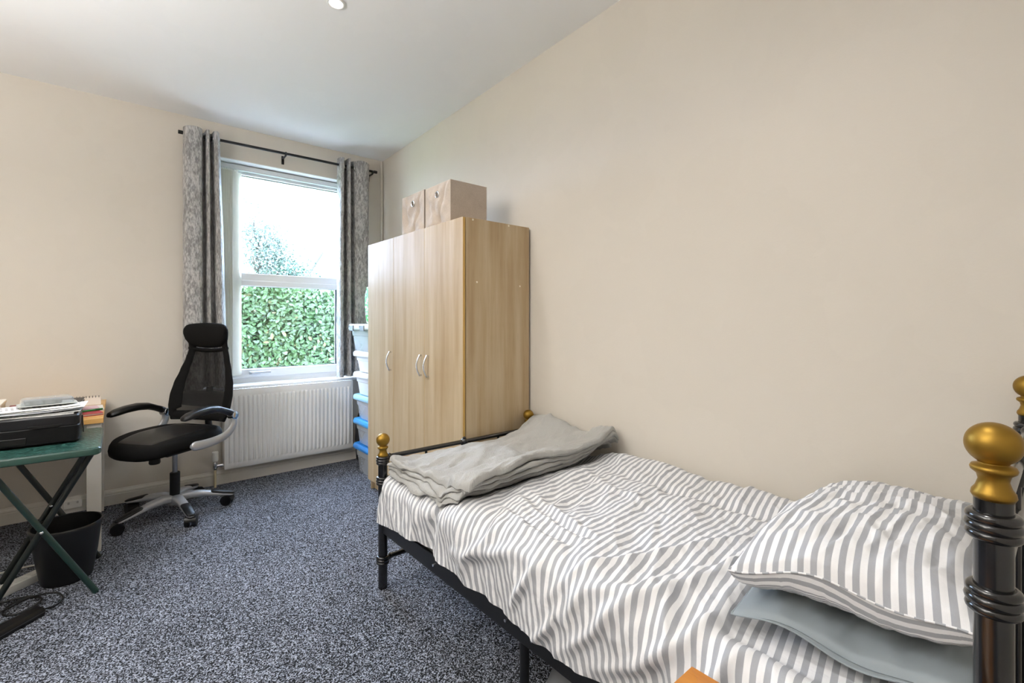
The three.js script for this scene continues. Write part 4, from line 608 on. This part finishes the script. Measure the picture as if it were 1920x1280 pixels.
{
  const t = thing('printer', 'black all-in-one inkjet printer standing on the green folding table', 'printer', [(prX0 + prX1) / 2, prY, (prZ0 + prZ1) / 2]), w = prX1 - prX0, d = prZ1 - prZ0;
  mesh('housing', loft([rrect(w - 0.02, d - 0.02, 0.02, 0.006), rrect(w, d, 0.024, 0.01), rrect(w, d, 0.024, 0.078), rrect(w - 0.006, d - 0.006, 0.022, 0.082), rrect(w - 0.006, d - 0.006, 0.022, 0.086)], true, true, 0.5), M({ color: '#0d0d0f', roughness: 0.42, specularIntensity: 0.6 }), t);
  mesh('scanner_lid', loft([rrect(w - 0.002, d, 0.024, 0.085), rrect(w, d, 0.024, 0.088), rrect(w, d, 0.024, 0.124), rrect(w - 0.012, d - 0.012, 0.02, 0.131)], true, true, 0.5), M({ color: '#19191c', roughness: 0.35 }), t);
  mesh('lid_grip', [extrude([[-0.055, 0], [-0.04, -0.011], [0.04, -0.011], [0.055, 0]], 0.003, 0.0005).translate(0.11, 0.0925, d / 2 - 0.0005)], M({ color: '#050506', roughness: 0.3 }), t);
  mesh('paper_tray', [box(0.2, 0.03, 0.006, -0.05, 0.03, d / 2 + 0.001, 0.002)], M({ color: '#0c0c0d', roughness: 0.3 }), t);
  mesh('badge', [box(0.018, 0.006, 0.002, -0.243 + 0.06, 0.052, d / 2 + 0.001, 0.001)], chromeM, t);
  for (const sx of [-1, 1]) for (const sz of [-1, 1]) mesh('foot', cyl(0.012, 0.012, V(sx * (w / 2 - 0.05), 0, sz * (d / 2 - 0.04)), V(sx * (w / 2 - 0.05), 0.007, sz * (d / 2 - 0.04)), 14), blackM, t);
  mesh('side_flap', [put(box(0.004, 0.085, 0.05, 0, 0, 0, 0.001), w / 2 + 0.004, 0.055, -d / 2 + 0.05, 0, 0, 0.06)], M({ color: '#2a2a2d', roughness: 0.3 }), t);
}
const printT = (seed, ink) => tex(256, 256, (u, v) => { const line = Math.floor(v * 34), on = line % 2 === 0 && line > 2 && line < 31 && u > 0.1 && u < 0.55 + 0.38 * hash(line, 1, seed) && vnoise(u * 60, line * 3, seed) > 0.35; const base = 240; return on ? ink : [base, base, base - 3]; }, 0.21, 0.297);
const paperM = [M({ map: printT(3, [120, 120, 130]), roughness: 0.7 }), M({ map: printT(9, [150, 150, 158]), roughness: 0.7 }), M({ color: '#e9e9ec', roughness: 0.7 }), M({ color: '#d3d7de', roughness: 0.6 })];
{   // loose papers on the printer, each bowed a little
  const r = rng(5), defs = [[0.0, 0.02, 'white magazine lowest on the printer lid'], [0.05, -0.06, 'white printed sheet sliding off the printer lid'], [-0.04, 0.05, 'stapled white printout on the printer'], [0.04, 0.1, 'grey-edged leaflet on the printer'], [0.07, -0.03, 'white letter sheet reaching the printer edge'], [0.02, 0.14, 'uppermost white sheet under the clear packet']];
  let y = prY + 0.132;
  defs.forEach(([dx, rot, label], k) => {
    const th = k === 0 ? 0.005 : 0.0016, L = 0.297, W = 0.2, bow = 0.002 + 0.0009 * k;
    const f = (off) => (u, v) => [(u - 0.5) * L, off + bow * Math.pow(Math.abs(u * 2 - 1), 3) * (u > 0.5 ? 1 : 0.4) + 0.0012 * Math.sin(u * 5 + k), (v - 0.5) * W];
    const top = flip(grid(18, 6, f(th), (u, v) => [v * 0.21, u * 0.297])), bot = grid(18, 6, f(0)), sides = [[0, 0], [0, 1], [1, 0], [1, 1]].map(([ax, e]) => flat(grid(18, 1, (u, v) => (ax ? f(v * th)(e, u) : f(v * th)(u, e)))));
    const m = mesh('paper_sheet', [flat(top), flat(bot), ...sides], paperM[k % 4]); m.position.set(prX1 - 0.17 + dx * 0.6, y, (prZ0 + prZ1) / 2 + 0.02 - 0.012 * (k % 3)); m.rotation.y = rot; tag(m, label, 'paper', 'loose papers on the printer'); y += th + 0.0032;
  });
  const clearPack = M({ color: '#e4e8ec', roughness: 0.12, transmission: 0.75, thickness: 0, side: THREE.DoubleSide });
  const p = thing('blister_packet', 'clear plastic packet with dark contents on the papers on the printer', 'packet', [-0.255, y + 0.009, -3.13], 0.16);
  mesh('card', box(0.2, 0.003, 0.12, 0, 0.0, 0, 0.001), M({ color: '#b9bdbb', roughness: 0.6 }), p);
  mesh('contents', [box(0.125, 0.02, 0.075, -0.015, 0.0125, 0.01, 0.006)], M({ map: tex(128, 128, (u, v) => { const n = fbm(u * 14, v * 8, 55, 3, 14, 8); return [70 + 90 * n, 76 + 90 * n, 74 + 86 * n]; }, 0.2, 0.1), roughness: 0.5 }), p);
  mesh('shell', loft([rrect(0.18, 0.105, 0.012, 0.002), rrect(0.172, 0.098, 0.012, 0.026), rrect(0.16, 0.088, 0.012, 0.031)], false, true, 0.5), clearPack, p);
}
{   // things on the desk
  const D = 0.736, bind = (name, label, cat, x, z, w, d, h, turn, col, pages, y = D) => { const t = thing(name, label, cat, [x, y, z], turn); mesh('cover', [box(w, 0.003, d, 0, 0.0015, 0, 0.001), box(w, 0.003, d, 0, h - 0.0015, 0, 0.001), box(0.004, h, d, -w / 2 + 0.002, h / 2, 0, 0.0015)], M({ color: col, roughness: 0.45 }), t); mesh('pages', box(w - 0.012, h - 0.007, d - 0.01, 0.002, h / 2, 0, 0.0005), M({ color: pages, roughness: 0.8 }), t); return t; };
  bind('ring_binder', 'dark red binder lying on the desk behind the printer', 'binder', -0.315, -3.64, 0.26, 0.25, 0.066, 0.06, '#7a1f2a', '#d9d9d6');
  bind('hardback_book', 'black-covered book lying on the dark red binder', 'book', -0.26, -3.64, 0.22, 0.19, 0.018, -0.05, '#1d1d22', '#e2e2e0', D + 0.067);
  bind('notebook', 'red notebook under the green pen on the desk', 'notebook', -0.125, -3.6, 0.1, 0.16, 0.014, 0.2, '#a02a38', '#ddd', D);
  bind('writing_pad', 'white letter pad at the right end of the desk', 'notepad', -0.115, -3.79, 0.1, 0.2, 0.01, 0.05, '#e8e4e2', '#f2f2f2', D);
  bind('pink_notepad', 'pale pink pad lying on the white letter pad', 'notepad', -0.125, -3.76, 0.075, 0.12, 0.007, 0.12, '#dcb8c4', '#eadfe4', D + 0.011);
  const sp = thing('wire_notebook', 'spiral notebook standing up at the back of the desk', 'notebook', [-0.15, D, -3.99], -0.05), rings = []; for (let k = 0; k < 9; k++) rings.push(torus(0.006, 0.0012, -0.06 + k * 0.015, 0.052, 0.0, 0, Math.PI / 2, 14, 6)); mesh('pages', put(box(0.14, 0.05, 0.012, 0, 0.025, 0, 0.001), 0, 0, 0, -0.12, 0, 0), M({ color: '#e6ded6', roughness: 0.7 }), sp); mesh('spiral', rings, blackM, sp);
  const pen = thing('green_pen', 'green pen lying on the red notebook', 'pen', [-0.135, D + 0.02, -3.6], 0.4); mesh('barrel', cyl(0.005, 0.005, V(-0.06, 0, 0), V(0.05, 0, 0), 12), M({ color: '#1f8a3a', roughness: 0.3 }), pen); mesh('cap', cyl(0.006, 0.0055, V(0.04, 0, 0), V(0.075, 0, 0), 12), M({ color: '#136128', roughness: 0.3 }), pen);
  const bx = thing('white_card_box', 'low white cardboard box at the left edge on the desk', 'box', [-0.7, D, -3.9], 0.04); mesh('body', box(0.4, 0.06, 0.28, 0, 0.03, 0, 0.002), M({ color: '#e9e5dc', roughness: 0.7 }), bx); mesh('lid', box(0.41, 0.016, 0.29, 0, 0.062, 0, 0.002), M({ color: '#f1eee6', roughness: 0.7 }), bx);
}
{   // waste bin
  const t = thing('waste_bin', 'black tapered waste bin under the desk', 'waste bin', [-0.19, 0, -3.185]);
  const R = (r, y) => oval(r, r, y, 48);
  mesh('bucket', loft([R(0.09, 0.0), R(0.096, 0.004), R(0.115, 0.12), R(0.131, 0.262), R(0.128, 0.262), R(0.112, 0.12), R(0.092, 0.008)], true, true, 0.6), M({ color: '#0b0b0c', roughness: 0.38 }), t);
  mesh('rim', loft([R(0.131, 0.256), R(0.1375, 0.258), R(0.1385, 0.268), R(0.135, 0.274), R(0.129, 0.272), R(0.128, 0.26)], false, false, 0.9), M({ color: '#141415', roughness: 0.3 }), t);
}
{   // cables and adapters on the carpet
  const s = thing('power_strip', 'white power strip on the carpet under the folding table', 'power strip', [-0.375, 0, -3.2], 0.72);
  mesh('body', loft([rrect(0.27, 0.058, 0.01, 0.001), rrect(0.272, 0.06, 0.01, 0.004), rrect(0.27, 0.058, 0.01, 0.034), rrect(0.262, 0.05, 0.008, 0.038)], true, true, 0.6), M({ color: '#d9d8d2', roughness: 0.4 }), s);
  for (let k = 0; k < 4; k++) mesh('outlet', [box(0.044, 0.003, 0.044, -0.095 + k * 0.058, 0.039, 0, 0.002), ...[[0, -0.012, 0.005, 0.01], [-0.011, 0.008, 0.008, 0.004], [0.011, 0.008, 0.008, 0.004]].map(([x, z, w, d]) => box(w, 0.002, d, -0.095 + k * 0.058 + x, 0.0405, z, 0))], M({ color: '#cfcec8', roughness: 0.4 }), s);
  tag(mesh('white_cable', tube([V(-0.268, 0.02, -3.29), V(-0.235, 0.014, -3.33), V(-0.25, 0.008, -3.4), V(-0.33, 0.007, -3.44), V(-0.45, 0.007, -3.44), V(-0.6, 0.007, -3.46)], 0.0045, 80, 10), M({ color: '#d0cfc9', roughness: 0.5 })), 'white cable looping from the power strip over the carpet', 'cable', 'cables on the carpet');
  const cab = M({ color: '#0d0d0f', roughness: 0.5 });
  tag(mesh('black_cable', tube([V(-0.246, 0.015, -2.87), V(-0.215, 0.007, -2.89), V(-0.19, 0.006, -2.95), V(-0.215, 0.018, -3.0), V(-0.29, 0.034, -2.985), V(-0.36, 0.034, -2.93), V(-0.46, 0.03, -2.86)], 0.004, 90, 10), cab), 'black cable in one wide loop ending at the adapter on the carpet', 'cable', 'cables on the carpet');
  tag(mesh('black_cable', tube([V(-0.5, 0.006, -3.06), V(-0.4, 0.01, -3.07), V(-0.3, 0.013, -3.045), V(-0.262, 0.012, -2.99), V(-0.275, 0.012, -2.945), V(-0.33, 0.006, -2.915), V(-0.375, 0.006, -2.945), V(-0.365, 0.015, -3.0), V(-0.31, 0.02, -3.02), V(-0.26, 0.02, -2.965), V(-0.3, 0.012, -2.9), V(-0.42, 0.006, -2.83)], 0.0042, 140, 10), cab), 'black cable coiled twice on the carpet under the folding table', 'cable', 'cables on the carpet');
  const a = thing('power_adapter', 'long black power adapter on the carpet in front of the coiled cable', 'adapter', [-0.335, 0, -2.782], 0.78);
  mesh('body', loft([rrect(0.23, 0.048, 0.012, 0.0), rrect(0.236, 0.054, 0.014, 0.006), rrect(0.236, 0.054, 0.014, 0.026), rrect(0.226, 0.044, 0.012, 0.034)], true, true, 0.8), M({ color: '#101011', roughness: 0.35 }), a);
  mesh('seam', loft([rrect(0.2372, 0.0552, 0.014, 0.0155), rrect(0.2372, 0.0552, 0.014, 0.0175)], false, false), M({ color: '#5a5a5c', roughness: 0.3 }), a);
}
{
  const s = thing('wall_socket', 'small white double socket on the skirting board under the desk', 'socket', [-0.224, 0.055, ZW + 0.0185]);
  mesh('plate', box(0.09, 0.05, 0.008, 0, 0, 0.004, 0.003), whiteM, s); for (const x of [-0.022, 0.022]) mesh('switch', box(0.01, 0.014, 0.004, x, 0.012, 0.009, 0.001), M({ color: '#c9c7c2', roughness: 0.4 }), s);
}
// ---------------------------------------------------------------- bedside table and the bag under the bed
{
  const t = thing('bedside_table', 'orange-brown pine bedside table, only the corner of its top in view beside the bed', 'bedside table', [0, 0, 0]), x0 = 0.42, x1 = 0.779, z0 = -0.431, z1 = -0.06, y = 0.65;
  const strip = (a, b, c, d) => extrude([a, b, c, d], 0.02, 0.0008).rotateX(Math.PI / 2).translate(0, y, 0);
  const w = 0.07, e = 0.0006;
  mesh('top_board', strip([x0 + w, z0 + w + e], [x1 - w, z0 + w + e], [x1 - w, z1 - w], [x0 + w, z1 - w]), pineM, t);
  for (const q of [[[x0, z0], [x1 - e, z0], [x1 - w - e, z0 + w], [x0 + w, z0 + w]], [[x1, z0 + e], [x1, z1], [x1 - w, z1 - w], [x1 - w, z0 + w + e]], [[x1, z1], [x0, z1], [x0 + w, z1 - w], [x1 - w, z1 - w]], [[x0, z1], [x0, z0], [x0 + w, z0 + w], [x0 + w, z1 - w]]]) mesh('top_frame', boxUV(strip(...q)), pineM, t);
  for (const [x, z] of [[x0 + 0.03, z0 + 0.03], [x1 - 0.03, z0 + 0.03], [x0 + 0.03, z1 - 0.03], [x1 - 0.03, z1 - 0.03]]) mesh('leg', span(x - 0.018, x + 0.018, 0, y - 0.022, z - 0.018, z + 0.018, 0.003), pineM, t);
  mesh('drawer', [span(x0 + 0.05, x1 - 0.05, y - 0.15, y - 0.03, z0 + 0.02, z1 - 0.02, 0.003)], pineM, t);
}
{
  const t = thing('holdall', 'grey holdall with a dark strap on the carpet under the bed', 'bag', [1.2, 0, -0.93], 0.3);
  const rg = (w, d, y) => oval(w / 2, d / 2, y, 40, 0, 0, 3.2);
  mesh('body', loft([rg(0.3, 0.36, 0), rg(0.33, 0.4, 0.03), rg(0.33, 0.4, 0.1), rg(0.3, 0.36, 0.15), rg(0.2, 0.26, 0.172)], true, true, 1.2), M({ color: '#6e7074', roughness: 0.8 }), t);
  mesh('strap', [tube([V(-0.16, 0.03, 0.05), V(-0.172, 0.1, 0.05), V(-0.1, 0.165, 0.05), V(0.1, 0.165, 0.05)], 0.012, 24, 8)], M({ color: '#2a2a2d', roughness: 0.7 }), t);
  mesh('zip_pull', box(0.012, 0.006, 0.03, -0.125, 0.16, -0.02, 0.002), M({ color: '#c8812a', roughness: 0.5 }), t);
}

scene.traverse((o) => { if (o.isMesh) { o.castShadow = true; o.receiveShadow = true; } });
renderer.render(scene, camera);
